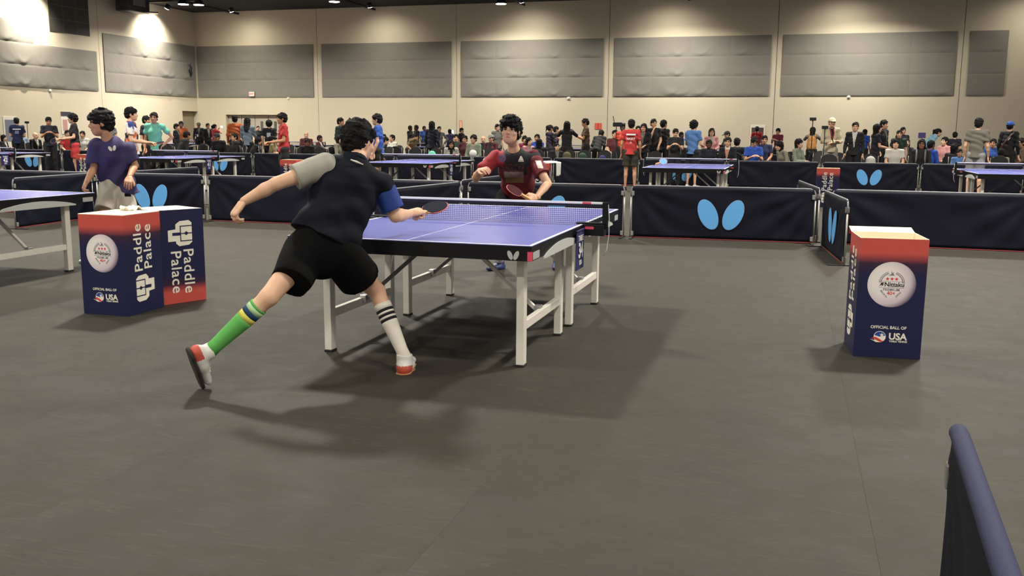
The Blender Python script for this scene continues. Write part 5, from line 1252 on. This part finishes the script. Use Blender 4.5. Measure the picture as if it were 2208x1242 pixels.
PEOPLE = [
 (35, 254, 1.75, 'hold', 175, 't:navy', 'p:black', 'short', 'light', 'man in a navy shirt seen from behind, beside the tripod at far left'),
 (45, 281, 27, 'sit', 20, 'l:blueshirt', 'p:black', 'cap:white', 'light', 'seated man in a white cap and pale blue shirt at far left'),
 (76, 285, 27, 'sit', 40, 'l:black', 'p:black', 'bald', 'fair', 'seated bald man in a black jacket at far left'),
 (107, 288, 27, 'sit', 10, 'l:beige', 'p:black', 'bob', 'light', 'seated smiling woman in a beige top at far left'),
 (104, 253, 1.73, 'phone', 0, 't:dknavy', 'p:black', 'short', 'tan', 'man in a dark navy shirt looking down behind seated people at left'),
 (155, 246, 1.78, 'hold', -85, 't:black', 's:red', 'curly', 'light', 'player in a black shirt and red shorts holding a bat at table far left'),
 (145, 281, 28, 'sit', 10, 't:red', 'p:black', 'short', 'light', 'seated person in red behind the player in red shorts'),
 (177, 283, 29, 'sit', -20, 't:white', 'p:black', 'short', 'light', 'seated person in white left of the purple player\'s head'),
 (8, 291, 27, 'sit', 60, 'l:black', 'p:black', 'long', 'light', 'seated long haired person in black at the left edge'),
 (-6, 286, 24, 'bend', 90, 't:hotpink', 's:black', 'short', 'light', 'bending player in a pink shirt cut off by the left edge'),
 (238, 263, 1.70, 'hold', 10, 't:ltgrey', 'p:black', 'short', 'light', 'small far man in grey by the left wall right of the purple player'),
 (283, 232, 1.80, 'hold', 80, 't:multi', 's:black', 'fringe', 'fair', 'player in a multicoloured shirt pointing a bat, behind the purple player'),
 (331, 243, 1.79, 'hip', -12, 't:mint', 'p:black', 'short', 'tan', 'man in a mint green shirt with a hand on his hip'),
 (316, 250, 1.75, 'stand', 60, 't:dknavy', 'p:black', 'short', 'tan', 'dark dressed man half hidden behind the mint green shirt'),
 (381, 267, 1.60, 'stand', 70, 'l:black', 'p:black', 'short', 'light', 'small boy in black right of the mint green shirt'),
 (390, 262, 1.70, 'stand', 0, 't:orange', 'p:black', 'short', 'brown', 'far man in an orange shirt behind the small boy in black'),
 (403, 284, 26.9, 'sitlean', 120, 'l:black', 'p:black', 'short', 'tan', 'hunched seated person in black left of the far corner'),
 (428, 264, 38.5, 'stand', 0, 'l:black', 'p:black', 'cap:black', 'brown', 'far guard in black with a white badge by the hall corner'),
 (448, 266, 38.5, 'stand', 20, 'l:black', 'p:black', 'short', 'tan', 'far man in black beside the guard with the badge'),
 (463, 268, 37.5, 'up', 120, 't:red', 'p:black', 'tail', 'light', 'far woman in red with a lit phone by the hall corner'),
 (506, 249, 27.8, 'stand', 175, 'l:orange', 'p:black', 'short', 'light', 'man in an orange hooded top seen from behind before the door'),
 (533, 254, 27.4, 'phone', 165, 'l:denim', 'p:black', 'long', 'light', 'woman in a denim jacket with long black hair before the door'),
 (556, 272, 43, 'stand', 0, 't:black', 'p:black', 'tail', 'light', 'far woman in black standing at the door'),
 (580, 260, 27.6, 'stand', 170, 't:black', 'p:black', 'curly', 'light', 'boy in a black shirt with a white back print'),
 (505, 288, 26.6, 'sit', -60, 'l:black', 'p:black', 'short', 'light', 'seated boy in black below the orange hooded top'),
 (467, 287, 26.8, 'sitlean', -30, 'l:black', 'p:black', 'cap:black', 'tan', 'hunched seated man in a black cap and dark jacket'),
 (607, 244, 1.78, 'hold', -80, 't:red', 's:black', 'fringe', 'tan', 'boy in a bright red shirt standing at the left rear court'),
 (590, 294, 26.9, 'sitphone', 90, 't:tan', 'p:black', 'tail', 'light', 'seated girl in tan raising an arm beside the red shirt'),
 (557, 297, 26.9, 'sitlean', 100, 'l:black', 'p:black', 'bob', 'light', 'seated child in a black jacket with pale stripe'),
 (660, 284, 33, 'sit', 0, 'l:burgundy', 'p:black', 'bald', 'light', 'far seated bald man in burgundy'),
 (662, 300, 26.9, 'sitlean', 0, 't:black', 'p:black', 'short', 'brown', 'seated boy in black right of the boy in red'),
 (690, 292, 31.5, 'sit', 60, 'l:burgundy', 'p:black', 'short', 'brown', 'far seated person in dark red left of the green jacket'),
 (735, 254, 1.80, 'stand', 60, 'l:green', 'p:black', 'short', 'tan', 'man in a dark green jacket left of the striking player\'s head'),
 (733, 292, 26.4, 'sit', 50, 'l:beige', 'p:black', 'long', 'light', 'seated long haired woman beside the striking player\'s head'),
 (762, 256, 1.76, 'stand', 0, 'l:black', 'p:black', 'short', 'tan', 'man behind the striking player\'s head'),
 (812, 246, 1.77, 'stand', -100, 't:blue', 's:black', 'fringe', 'light', 'boy in a blue shirt and black shorts at table behind the striking player'),
 (832, 296, 23.2, 'bend', 95, 't:white', 's:black', 'short', 'light', 'boy in a white shirt bending beside the blue shirt'),
 (828, 290, 32.6, 'sit', 0, 't:black', 'p:black', 'short', 'light', 'far seated person in black right of the blue shirt'),
 (845, 291, 31.2, 'sit', -50, 't:white', 'p:black', 'short', 'light', 'far seated person in white right of the blue shirt'),
 (885, 271, 1.68, 'hold', 60, 'l:black', 'p:black', 'short', 'dark', 'far person in black with white letters, left of a pair'),
 (897, 270, 1.69, 'hold', -60, 'l:black', 'p:black', 'short', 'dark', 'far person in black, right of a pair'),
 (897, 289, 31, 'bend', 40, 't:tan', 'p:black', 'short', 'light', 'person in olive tan bending before the pair in black'),
 (915, 272, 1.68, 'stand', 30, 't:blue', 'p:black', 'short', 'dark', 'far person in blue left of the long black hair'),
 (932, 262, 1.72, 'stand', 150, 'l:dknavy', 'p:dknavy', 'long', 'light', 'woman in a dark navy jacket with long black hair, mint bag beside her'),
 (947, 273, 36.2, 'hip', 0, 'l:grey', 'p:grey', 'short', 'light', 'far man in a grey suit right of the long black hair'),
 (970, 279, 37, 'up', 170, 't:purple', 'p:black', 'short', 'dark', 'far person in purple holding up a bright screen'),
 (983, 290, 30.5, 'sit', 0, 'l:green', 'p:black', 'short', 'light', 'far seated person in green'),
 (996, 276, 38, 'stand', 60, 't:black', 'p:black', 'short', 'light', 'far woman in black beside the thin banner'),
 (1002, 293, 29.5, 'sit', -20, 't:burgundy', 'p:black', 'short', 'tan', 'far seated person in dark red below the thin banner'),
 (973, 303, 26.8, 'sitlean', 0, 'l:white', 'p:black', 'long', 'tan', 'seated woman in white with dark loose hair'),
 (1021, 291, 26.6, 'sit', -25, 'l:sage', 'p:black', 'fringe', 'light', 'seated boy in a green and black jacket left of the opponent'),
 (1042, 293, 30, 'sit', 0, 'l:black', 'p:black', 'bald', 'light', 'far seated grey haired man left of the opponent'),
 (1059, 290, 29, 'sit', -30, 'l:burgundy', 'p:black', 'cap:grey', 'light', 'seated man in a grey cap left of the opponent'),
 (1073, 268, 31.8, 'stand', 30, 't:grey', 'p:black', 'short', 'light', 'man in a grey shirt just left of the opponent\'s head'),
 (1132, 293, 30, 'sit', 30, 't:maroon', 'p:black', 'short', 'light', 'far seated person in maroon right of the opponent\'s head'),
 (1141, 297, 27.6, 'sit', 40, 'l:pink', 'p:black', 'long', 'fair', 'seated girl in pale pink right of the opponent\'s head'),
 (1158, 290, 31.5, 'sit', -20, 't:royal', 'p:black', 'short', 'tan', 'far seated man in blue right of the opponent'),
 (1163, 300, 26.8, 'sit', 170, 'l:black', 'p:black', 'long', 'light', 'seated person in black with big hair, seen from behind'),
 (1187, 270, 30.6, 'phone', 120, 'l:dkpurple', 'p:black', 'tail', 'tan', 'woman in a dark purple jacket, left of the tall black coat'),
 (1200, 273, 31.4, 'stand', 100, 'l:black', 'p:black', 'short', 'light', 'dark haired person just behind the dark purple jacket'),
 (1223, 262, 1.73, 'up', 175, 'l:black', 'p:black', 'long', 'light', 'person in a long black coat taking a picture, from behind'),
 (1201, 309, 26.6, 'sit', 15, 'l:black', 'p:black', 'short', 'fair', 'seated boy in black with a pale blue collar'),
 (1262, 256, 1.83, 'phone', -85, 't:brown', 'p:black', 'short', 'tan', 'man in a brown vest in profile holding a cup'),
 (1297, 281, 29.5, 'bend', 160, 'l:black', 'p:black', 'short', 'tan', 'person in black bending below the red notice'),
 (1343, 268, 1.70, 'stand', 10, 't:redor', 'p:black', 'short', 'dark', 'man in an orange red shirt beside the tripod camera'),
 (1326, 281, 33.2, 'sit', 0, 't:burgundy', 'p:black', 'short', 'light', 'far woman left of the orange red shirt'),
 (1362, 258, 23.3, 'stand', 178, 't:red', 's:dkolive', 'short', 'tan', 'boy in a red shirt with white letters on his back, seen from behind'),
 (1376, 272, 31, 'stand', 0, 't:maroon', 'p:black', 'short', 'light', 'far person right of the red lettered back'),
 (1388, 267, 1.67, 'hold', -15, 'l:black', 'p:black', 'long', 'light', 'woman in a black cardigan holding a pale paper'),
 (1410, 257, 1.81, 'chin', 20, 't:black', 'p:black', 'short', 'light', 'smiling man in a black shirt with a hand at his chin'),
 (1432, 259, 1.79, 'stand', 140, 'l:black', 'p:black', 'short', 'tan', 'man in a black jacket turned away, right of the smiling man'),
 (1457, 278, 1.52, 'phone', 0, 't:black', 'p:black', 'short', 'light', 'boy in black looking down at a red phone'),
 (1466, 300, 26.5, 'sitchin', -10, 'l:black', 'p:black', 'short', 'brown', 'seated man in black with a hand over his mouth'),
 (1497, 261, 25.1, 'hold', 150, 't:sky', 's:black', 'curly', 'light', 'curly haired man in a sky blue shirt and white shoes'),
 (1535, 277, 27.6, 'hold', 5, 'l:pink', 'p:black', 'long', 'light', 'long haired woman with glasses in a pink top'),
 (1529, 302, 26.4, 'sit', 0, 't:dknavy', 'p:black', 'short', 'dark', 'seated dark haired boy in navy before the pink top'),
 (1568, 283, 29.5, 'phone', -60, 'l:black', 'p:black', 'cap:black', 'light', 'person in a dark cap looking down behind the man in the suit'),
 (1570, 297, 26.4, 'sit', -10, 'l:black', 'p:black', 'short', 'light', 'seated man in a black suit with an orange tie'),
 (1590, 298, 27, 'sit', 170, 'l:dknavy', 'p:black', 'short', 'light', 'seated boy in navy seen from behind'),
 (1470, 285, 34, 'stand', 60, 't:sky', 'p:black', 'short', 'dark', 'small far person in blue left of the curly hair'),
 (1627, 296, 26.4, 'sitphone', 10, 't:royal', 'p:black', 'fringe', 'light', 'seated boy in a bright blue shirt wearing glasses'),
 (1633, 273, 42, 'stand', 175, 't:red', 'p:black', 'tail', 'light', 'woman in red before the framed poster'),
 (1649, 293, 30, 'sit', 0, 't:navy', 'p:black', 'short', 'tan', 'seated person in navy right of the framed poster'),
 (1678, 277, 38, 'phone', -30, 't:maroon', 'p:black', 'short', 'light', 'far man in a maroon shirt looking down'),
 (1680, 305, 26.4, 'sitlean', -60, 'l:beige', 'p:black', 'bob', 'light', 'seated woman in a beige jacket leaning to the left'),
 (1724, 300, 26.4, 'sitfold', 60, 'l:sage', 'p:black', 'bob', 'light', 'seated woman with short black hair in a sage jacket'),
 (1753, 275, 1.64, 'up', 175, 'l:grey', 'p:black', 'bob', 'light', 'person with an orange backpack filming, seen from behind'),
 (1795, 254, 26.9, 'fold', 15, 'l:cream', 'p:khaki', 'cap:cream', 'light', 'man in cream with a white cap and folded arms'),
 (1845, 264, 26.5, 'stand', -5, 'l:black', 'p:black', 'bun', 'light', 'smiling woman in a black jacket right of the white cap'),
 (1866, 279, 38, 'stand', 150, 't:royal', 'p:black', 'short', 'brown', 'far person in blue behind the smiling woman'),
 (1893, 268, 27.2, 'hold', 110, 't:dknavy', 'p:black', 'long', 'light', 'woman with very long black hair in navy, turned right'),
 (1908, 259, 28.6, 'stand', 60, 'l:black', 'p:black', 'short', 'light', 'tall man in black behind the very long hair'),
 (1940, 281, 28.2, 'stand', 0, 't:green', 'p:black', 'short', 'light', 'boy in dark green behind the woman in white'),
 (1948, 275, 33, 'stand', 20, 'l:black', 'p:black', 'short', 'tan', 'far man in black behind the boy in dark green'),
 (1932, 300, 26.5, 'sit', 5, 't:white', 'p:black', 'bob', 'fair', 'seated woman in a white blouse at the right'),
 (1988, 301, 26.3, 'sit', 0, 'l:black', 'p:black', 'long', 'brown', 'seated long haired person in black with grey straps'),
 (2009, 303, 27.4, 'sit', 140, 'l:royal', 'p:black', 'short', 'brown', 'seated person in a bright blue jacket turned away'),
 (2024, 278, 35, 'bend', 110, 't:ltblue', 'p:navy', 'tail', 'light', 'far woman in light blue bending over a red table cloth'),
 (2060, 285, 34, 'stand', 175, 't:dknavy', 'p:black', 'short', 'light', 'far person in black seen from behind, left of the grey shirt'),
 (2112, 255, 23.6, 'stand', 170, 't:olive', 's:ltgrey', 'short', 'light', 'man in a grey shirt and grey shorts seen from behind at right'),
 (2070, 322, 26.9, 'sit', 10, 't:sky', 'p:black', 'short', 'tan', 'small seated boy in blue left of the grey shorts'),
 (2058, 311, 27.8, 'sit', 170, 'l:black', 'p:black', 'bob', 'light', 'seated person in black behind the small boy in blue'),
 (2142, 300, 30, 'sit', -10, 't:blue', 'p:black', 'short', 'tan', 'far seated boy in blue right of the grey shirt'),
 (2180, 262, 27.2, 'stand', 160, 'l:black', 'p:black', 'cap:blue', 'light', 'man in black with a blue cap and a brown shoulder strap'),
 (2203, 298, 28.5, 'sit', -60, 'l:brown', 'p:black', 'short', 'tan', 'seated person in brown at the right edge'),
 (2160, 321, 26.9, 'sit', 175, 't:lime', 'p:black', 'bob', 'light', 'small seated child in green before the man with the blue cap'),
 (1955, 298, 29.5, 'sit', 20, 'l:black', 'p:black', 'long', 'light', 'seated girl in black behind the woman in white'),
 (2037, 296, 32, 'sit', -40, 't:pink', 'p:black', 'short', 'fair', 'far seated person in pale pink at the red table cloth'),
]
PP = {}
for e in PEOPLE:
    kw = dict(shoes='white') if 'white shoes' in e[9] else {}
    PP[e[9]] = person(*e, **kw)
def find(s): return [o for k, o in PP.items() if s in k][0]
# ------------------------------------------------------------ small things
def tripod(label, p, h, rz, device):
    """three legged stand with a device on top; p on the floor"""
    t = thing('camera_tripod', label, 'tripod', (p[0], p[1], 0), rz)
    for k in range(3):
        a = R(90+120*k); MB().tube([(0, 0, h*.55), (math.cos(a)*.32, math.sin(a)*.32, .0)], [.012, .010], 6).build('leg', m_blk2, t)
    MB().tube([(0, 0, h*.5), (0, 0, h)], .012, 8).build('centre_column', m_blk2, t)
    if device == 'phone':
        b = MB().bevbox(-.085, .085, -.006, .006, h, h+.085, .004).build('phone', m_blk, t); MB().bevbox(-.02, .02, .008, .03, h-.02, h+.05, .004).build('phone_clamp', m_blk2, t)
    else:
        b = MB().bevbox(-.06, .06, -.16, .10, h, h+.12, .012).build('camera_body', m_blk, t)
        MB().lathe([(.045, 0), (.045, .09), (.05, .1)], 14, Matrix.Translation((0, -.16, h+.06)) @ Matrix.Rotation(R(90), 4, 'X')).build('lens', m_blk2, t)
        MB().tube([(0, .06, h+.12), (.02, .10, h+.30)], .012, 6).build('microphone', m_blk2, t)
    return t
def stand_at(label, x, y, Y, device, rz=0):
    p = fy(x, y, Y); tripod(label, p, p.z-.04, rz, device)
stand_at('tripod with a phone at the far left beside the navy shirt', 58, 264, 30.5, 'phone', R(20))
stand_at('tripod with a video camera left of the orange red shirt', 1329, 270, 27.2, 'camera', R(100))
stand_at('tall stick with a phone above the person with the orange backpack', 1753, 257, 26.7, 'phone', R(5))
stand_at('tripod with a phone left of the man in the white cap', 1779, 275, 26.3, 'phone', R(-10))
m_screen = emis('lit_screen', srgb(235, 240, 255), 1.2)
def tablet(label, who, w_, h_):
    o = find(who); rz = o.rotation_euler.z; sc = o.scale[0]; p = o.location+Vector((-math.sin(rz), math.cos(rz), 0))*.40*sc; t = thing('tablet', label, 'tablet', (p.x, p.y, 1.62*sc), 0)
    MB().bevbox(-w_/2, w_/2, -.006, .006, -h_/2, h_/2, .004).build('case', m_blk, t); MB().box(-w_/2+.01, w_/2-.01, -.008, -.0062, -h_/2+.01, h_/2-.01).build('screen', m_screen, t); return t
tablet('bright phone screen held up by the far woman in red', 'far woman in red with', .16, .12)
tablet('bright tablet held up by the far person in purple', 'far person in purple', .24, .17)
# lettering and bags on the crowd
def on_back(o, items):
    for s_, z_, sz, b_ in items:
        M = face_M((0, -.135, z_), (1, 0, 0), (0, 0, 1)); letter(s_, m_pale, o, M, sz, b_)
rs = find('red shirt with white letters'); top = [c for c in rs.children if c.name.startswith('shirt')][0]
MB().bevbox(-.115, .115, -.142, -.10, 1.355, 1.395, .004).build('white_print_bar', m_pale, top)
on_back(top, [('RICKY', 1.27, .075, .002), ('LI', 1.18, .06, .002)])
bl = find('black shirt with a white back print'); top = [c for c in bl.children if c.name.startswith('shirt')][0]
MB().bevbox(-.06, .06, -.142, -.10, 1.20, 1.34, .004).build('white_back_print', mat('pale_print', srgb(170, 180, 190), .8), top)
nv = find('man in a navy shirt seen from behind'); top = [c for c in nv.children if c.name.startswith('shirt')][0]
MB().bevbox(-.12, .12, -.142, -.10, 1.34, 1.375, .004).build('white_print_bar', m_pale, top); MB().bevbox(-.06, .06, -.140, -.10, 1.20, 1.31, .004).build('number_print', mat('muted_blue_print', srgb(110, 120, 160), .8), top)
gd = find('far guard in black'); top = [c for c in gd.children if c.name.startswith('jacket')][0]
MB().bevbox(.03, .10, .115, .15, 1.08, 1.20, .004).build('white_badge', m_pale, top)
rd = find('boy in a bright red shirt'); top = [c for c in rd.children if c.name.startswith('shirt')][0]
MB().bevbox(-.11, -.05, .118, .135, 1.30, 1.33, .004).build('white_chest_mark', m_pale, top)
st = find('man in a black suit'); top = [c for c in st.children if c.name.startswith('jacket')][0]
MB().add([(-.045, .10, .98), (.045, .10, .98), (.0, .135, .72), (-.045, .14, .98), (.045, .14, .98), (0, .16, .72)], [(0, 1, 2), (5, 4, 3), (0, 3, 4, 1), (1, 4, 5, 2), (2, 5, 3, 0)]).build('orange_tie', mat('salmon_cloth', srgb(206, 128, 100), .8), top)
cw = find('man in cream with a white cap'); top = [c for c in cw.children if c.name.startswith('jacket')][0]
MB().tube([(-.05, .07, 1.47), (-.04, .14, 1.36), (.0, .16, 1.22)], .012, 6).build('red_lanyard', mat('lanyard_red', srgb(160, 50, 60), .8), top, True)
MB().tube([(.05, .07, 1.47), (.04, .14, 1.36), (.0, .16, 1.22)], .012, 6).build('red_lanyard', MC['lanyard_red'], top, True)
ls = find('black with grey straps'); top = [c for c in ls.children if c.name.startswith('jacket')][0]
for sx in (-1, 1): MB().tube([(sx*.10, .0, 1.03), (sx*.10, .11, .94), (sx*.10, .14, .80), (sx*.12, .12, .66)], [.022, .022, .022, .018], 6).build('grey_strap', mat('grey_webbing', srgb(104, 104, 104), .8), top, True)
bc_ = find('blue cap and a brown shoulder strap'); top = [c for c in bc_.children if c.name.startswith('jacket')][0]
MB().tube([(.12, .02, 1.49), (.09, -.12, 1.40), (-.02, -.155, 1.24), (-.13, -.12, 1.08), (-.16, -.04, 1.0)], .024, 6).build('brown_strap', mat('brown_leather', srgb(86, 52, 46), .6), top, True)
MB().prism([(.03, 1.27), (.06, 1.29), (.085, 1.35), (.05, 1.33)], -.150, -.12).build('white_back_mark', m_pale, top)
def glasses(who):
    o = find(who); b = [c for c in o.children if c.name.startswith('body')][0]; J_ = POSES['sitphone' if 'bright blue' in who else 'hold']; c = Vector(J_['hc']); f, u, a = head_axes(J_); f = Vector(f); u = Vector(u); r_ = Vector((1, 0, 0))
    g = MB()
    for sx in (-1, 1):
        ct = c+r_*sx*.033+f*.098+u*.010
        g.tube([ct+r_*.024*math.cos(R(40*k))+u*.019*math.sin(R(40*k)) for k in range(10)], .0035, 5)
        g.tube([ct+r_*sx*.024, c+r_*sx*.08+f*.0+u*.012], .003, 5)
    g.build('glasses', m_blk, o)
glasses('long haired woman with glasses'); glasses('bright blue shirt wearing glasses')
def backpack(label, loc, rz, cc, s=1.0, zc=0):
    t = thing('backpack', label, 'bag', loc, rz)
    m_ = mat('bag_%d_%d_%d' % cc, srgb(*cc), .8, noise=.12, nscale=14)
    F_ = Field([cone((0, 0, .10*s), (0, 0, .30*s), .15*s, .125*s, .03, flat=((0, 1, 0), .62))], .012); F_.clip((0, 0, .002), (0, 0, -1)); link('bag_body', np_mesh('bag_body', [F_.mesh(1)], [m_]), t)
    F_ = Field([cone((0, -.085*s, .08*s), (0, -.085*s, .16*s), .10*s, .09*s, .02, flat=((0, 1, 0), .4))], .010); F_.clip((0, 0, .01), (0, 0, -1)); link('front_pocket', np_mesh('front_pocket', [F_.mesh(1)], [m_]), t)
    MB().tube([(-.04*s, .02, .40*s), (-.02*s, .02, .45*s), (.02*s, .02, .45*s), (.04*s, .02, .40*s)], .008, 6).build('carry_loop', m_blk, t, True)
    return t
ob = find('orange backpack'); rz = ob.rotation_euler.z; q = ob.location+Vector((math.cos(rz-R(90)), math.sin(rz-R(90)), 0))*.19*ob.scale[0]
bp = backpack('orange tan backpack worn by the filming person', (q.x, q.y, .98*ob.scale[0]), rz, (176, 122, 60), 1.05)
for sx in (-1, 1): MB().tube([(sx*.09, .05, .36), (sx*.10, .10, .47), (sx*.10, .20, .50), (sx*.11, .27, .42), (sx*.12, .25, .2)], .018, 6).build('shoulder_strap', MC['bag_176_122_60'], bp, True)
def bag_on_chair(label, x, y, Y, cc, s=1.0, rz=0):
    p = fy(x, y, Y); chair_at((p.x, Y, 0), R(180)+rz, 'dark banquet chair carrying the '+' '.join(label.split()[:8]), True); backpack(label, (p.x, Y+.02, .4365), rz, cc, s)
bag_on_chair('khaki and green backpack on a chair behind the opponent', 1222, 330, 26.6, (88, 84, 56), 1.0)
bag_on_chair('dark green backpack on a chair left of the red lettered shirt', 1256, 332, 26.6, (40, 70, 48), .95)
bag_on_chair('blue backpack on a chair beside the red lettered shirt', 1299, 336, 26.7, (44, 52, 108), .8)
bag_on_chair('pale grey bag on a chair left of the woman in white', 1878, 335, 26.5, (190, 188, 178), 1.0)
bag_on_chair('mint green bag on a chair below the dark navy jacket', 931, 322, 26.4, (120, 220, 190), .95)
for i, (x, Y, rz, lb) in enumerate(((340, 26.8, 180, 'below the mint green shirt'), (372, 27, 180, 'left of the small boy in black'), (428, 27, 180, 'below the far guard'), (645, 26.7, 180, 'right of the boy in red'), (705, 26.8, 0, 'left of the green jacket'), (858, 29.5, 0, 'behind the table of the white shirted boy'),
                                (890, 26.8, 180, 'left of the mint bag'), (950, 26.9, 180, 'right of the mint bag'), (1110, 26.8, 0, 'hidden behind the opponent'), (1180, 26.6, 180, 'left of the boy with the pale blue collar'), (1408, 26.6, 180, 'below the smiling man'), (1605, 29.5, 0, 'behind the boy in navy'), (1703, 29.0, 0, 'behind the sage jacket'), (1792, 26.1, 0, 'before the white cap'), (1975, 27.3, 180, 'behind the long haired person in black'), (2098, 27.0, 180, 'beside the man in the grey shirt'), (2125, 27.4, 180, 'right of the man in the grey shirt'))):
    p = fy(x, 340, Y); chair_at((p.x, Y, 0), R(rz)+random.uniform(-.2, .2), 'empty dark banquet chair '+lb, True)
# red clothed table, sign on a pole
p = fy(2040, 322, 33.0); t = thing('cloth_table', 'table with a red cloth among the far spectators at the right', 'table', (p.x, 33.0, 0))
m_rc = mat('red_table_cloth', srgb(176, 64, 70), .85)
MB().bevbox(-.9, .9, -.38, .38, .735, .755, .008).build('cloth_top', m_rc, t)
b = MB(); n = 40; vs = []; fs = []
for i in range(n+1):
    a = i/n*4; k = int(min(a, 3.999)); f_ = a-k; cs = [(-.9, -.38), (.9, -.38), (.9, .38), (-.9, .38), (-.9, -.38)]
    x_, y_ = cs[k][0]+(cs[k+1][0]-cs[k][0])*f_, cs[k][1]+(cs[k+1][1]-cs[k][1])*f_; w_ = 1+.02*math.sin(i*1.7)
    vs += [(x_, y_, .75), (x_*w_*1.01, y_*w_*1.03, .2)]
for i in range(n): fs.append((2*i, 2*i+2, 2*i+3, 2*i+1))
b.add(vs, fs).build('cloth_skirt', m_rc, t)
for sx in (-1, 1):
    for sy in (-1, 1): MB().tube([(sx*.8, sy*.3, 0), (sx*.8, sy*.3, .74)], .014, 6).build('leg', m_blk2, t)
p = fy(1988, 292, 29.8); t = thing('sign_stand', 'small purple sign on a pole behind the long haired person', 'sign', (p.x, 29.8, 0))
MB().tube([(0, 0, .02), (0, 0, p.z-.07)], .012, 6).build('pole', m_blk2, t); MB().lathe([(.16, 0), (.16, .015), (.03, .03)], 16).build('base', m_blk2, t); MB().bevbox(-.10, .10, -.012, .012, p.z-.08, p.z+.08, .004).build('sign_board', mat('purple_board', srgb(64, 52, 104), .6), t)
# table tennis balls, bats and towels
m_tt = mat('white_celluloid', srgb(240, 238, 232), .35)
def ball(label, c):
    n = 12; prof = [(.02*math.sin(math.pi*k/n), -.02*math.cos(math.pi*k/n)) for k in range(n+1)]
    o = MB().lathe(prof, 18).build('table_tennis_ball', m_tt, None, True, c); return tag(o, label, 'ball')
ball('white table tennis ball flying left of the opponent\'s shoulder', px(1020, 331, 5.0))
bp_ = fz(628, 630, .02); ball('white table tennis ball lying on the floor left of the striking player', bp_)
p = fz(1448, 352, .77); paddle('light blue bat propped up on the table before the sky blue shirt', (p.x, 19.0, .7612+.082), -CF*.9+CU*.5, CR*-1+CU*-.5, mat('light_blue_rubber', srgb(110, 160, 206), .7), r_blk)
hb = find('black shirt and red shorts'); 
def held_bat(who, dx, dy, z_, label, f_, n_, hdv):
    o = find(who); rz = o.rotation_euler.z; v = Vector((dx*math.cos(rz)-dy*math.sin(rz), dx*math.sin(rz)+dy*math.cos(rz), 0))*o.scale[0]
    fw = Vector((-math.sin(rz), math.cos(rz), 0)); paddle(label, o.location+v+Vector((0, 0, z_*o.scale[0])), n_, -fw, f_, r_red)
held_bat('black shirt and red shorts', .10, .50, 1.05, 'black bat held by the player in red shorts', r_blk, (0.2, -.9, .5), 0)
held_bat('multicoloured shirt', .10, .52, 1.10, 'dark bat held out by the player in the multicoloured shirt', r_blk, (0, -.3, .95), 0)
m_towel = mat('white_towel', srgb(234, 232, 226), .95, bump=.4, bscale=120)
def towel(label, c, w_, d_, dz, rz, drop):
    """cloth lying on a box rim and hanging over one side"""
    nx, ny = 14, 18; vs = []; fs = []
    for j in range(ny):
        v = j/(ny-1)
        for i in range(nx):
            u_ = i/(nx-1); x_ = (u_-.5)*w_*(1+.1*math.sin(v*5)); s_ = v*(d_+drop); y_ = min(s_, d_)-d_/2; z_ = -max(0, s_-d_)
            z_ += .010*math.sin(u_*9+v*7)+.008*math.sin(u_*17)+dz+.02; y_ += .02*math.sin(u_*8+1)*(1 if s_ > d_ else .3)
            vs.append((x_, y_, z_))
    for j in range(ny-1):
        for i in range(nx-1): a = j*nx+i; fs.append((a, a+1, a+nx+1, a+nx))
    n = len(vs); vs += [(x_, y_-.004, z_-.012) for x_, y_, z_ in vs]; fs += [tuple(n+k for k in reversed(f)) for f in fs]
    rim = list(range(nx))+[j*nx+nx-1 for j in range(1, ny)]+[(ny-1)*nx+i for i in range(nx-2, -1, -1)]+[j*nx for j in range(ny-2, 0, -1)]
    fs += [(rim[k], rim[k]+n, rim[(k+1) % len(rim)]+n, rim[(k+1) % len(rim)]) for k in range(len(rim))]
    o = MB().add(vs, fs).build('towel', m_towel, None, True, c); o.rotation_euler = (0, 0, rz); return tag(o, label, 'towel')
p = fy(1187, 352, 19.25); towel('white towel draped over the box behind the opponent', (p.x, 19.35, .77), .22, .30, 0, R(-100), .28)
p = fz(286, 452, .765); towel('small crumpled grey white cloth on the left pair of boxes', (p.x-.02, p.y, .758), .14, .10, .002, R(60), .0)

# further chairs of the crowded rows, too alike to tell apart
rnd = random.Random(5); used = set()
for i in range(34):
    Y = (27.9, 28.8, 29.7, 30.6)[i % 4]; x_ = 60+i*63+rnd.uniform(-14, 14); p = fy(x_, 330, Y)
    if any((o.location.xy-Vector((p.x, Y))).length < .62 for o in col.objects if o.parent is None and 'category' in o.keys() and o['category'] in ('person', 'chair', 'tripod')): continue
    near = sorted(PP.items(), key=lambda kv: (kv[1].location.xy-Vector((p.x, Y))).length)
    who = next(k for k, o in near if k not in used); used.add(who)
    chair_at((p.x, Y, 0), R(180)+rnd.uniform(-.5, .5), 'empty dark chair near the '+' '.join(who.split()[:10]), True)
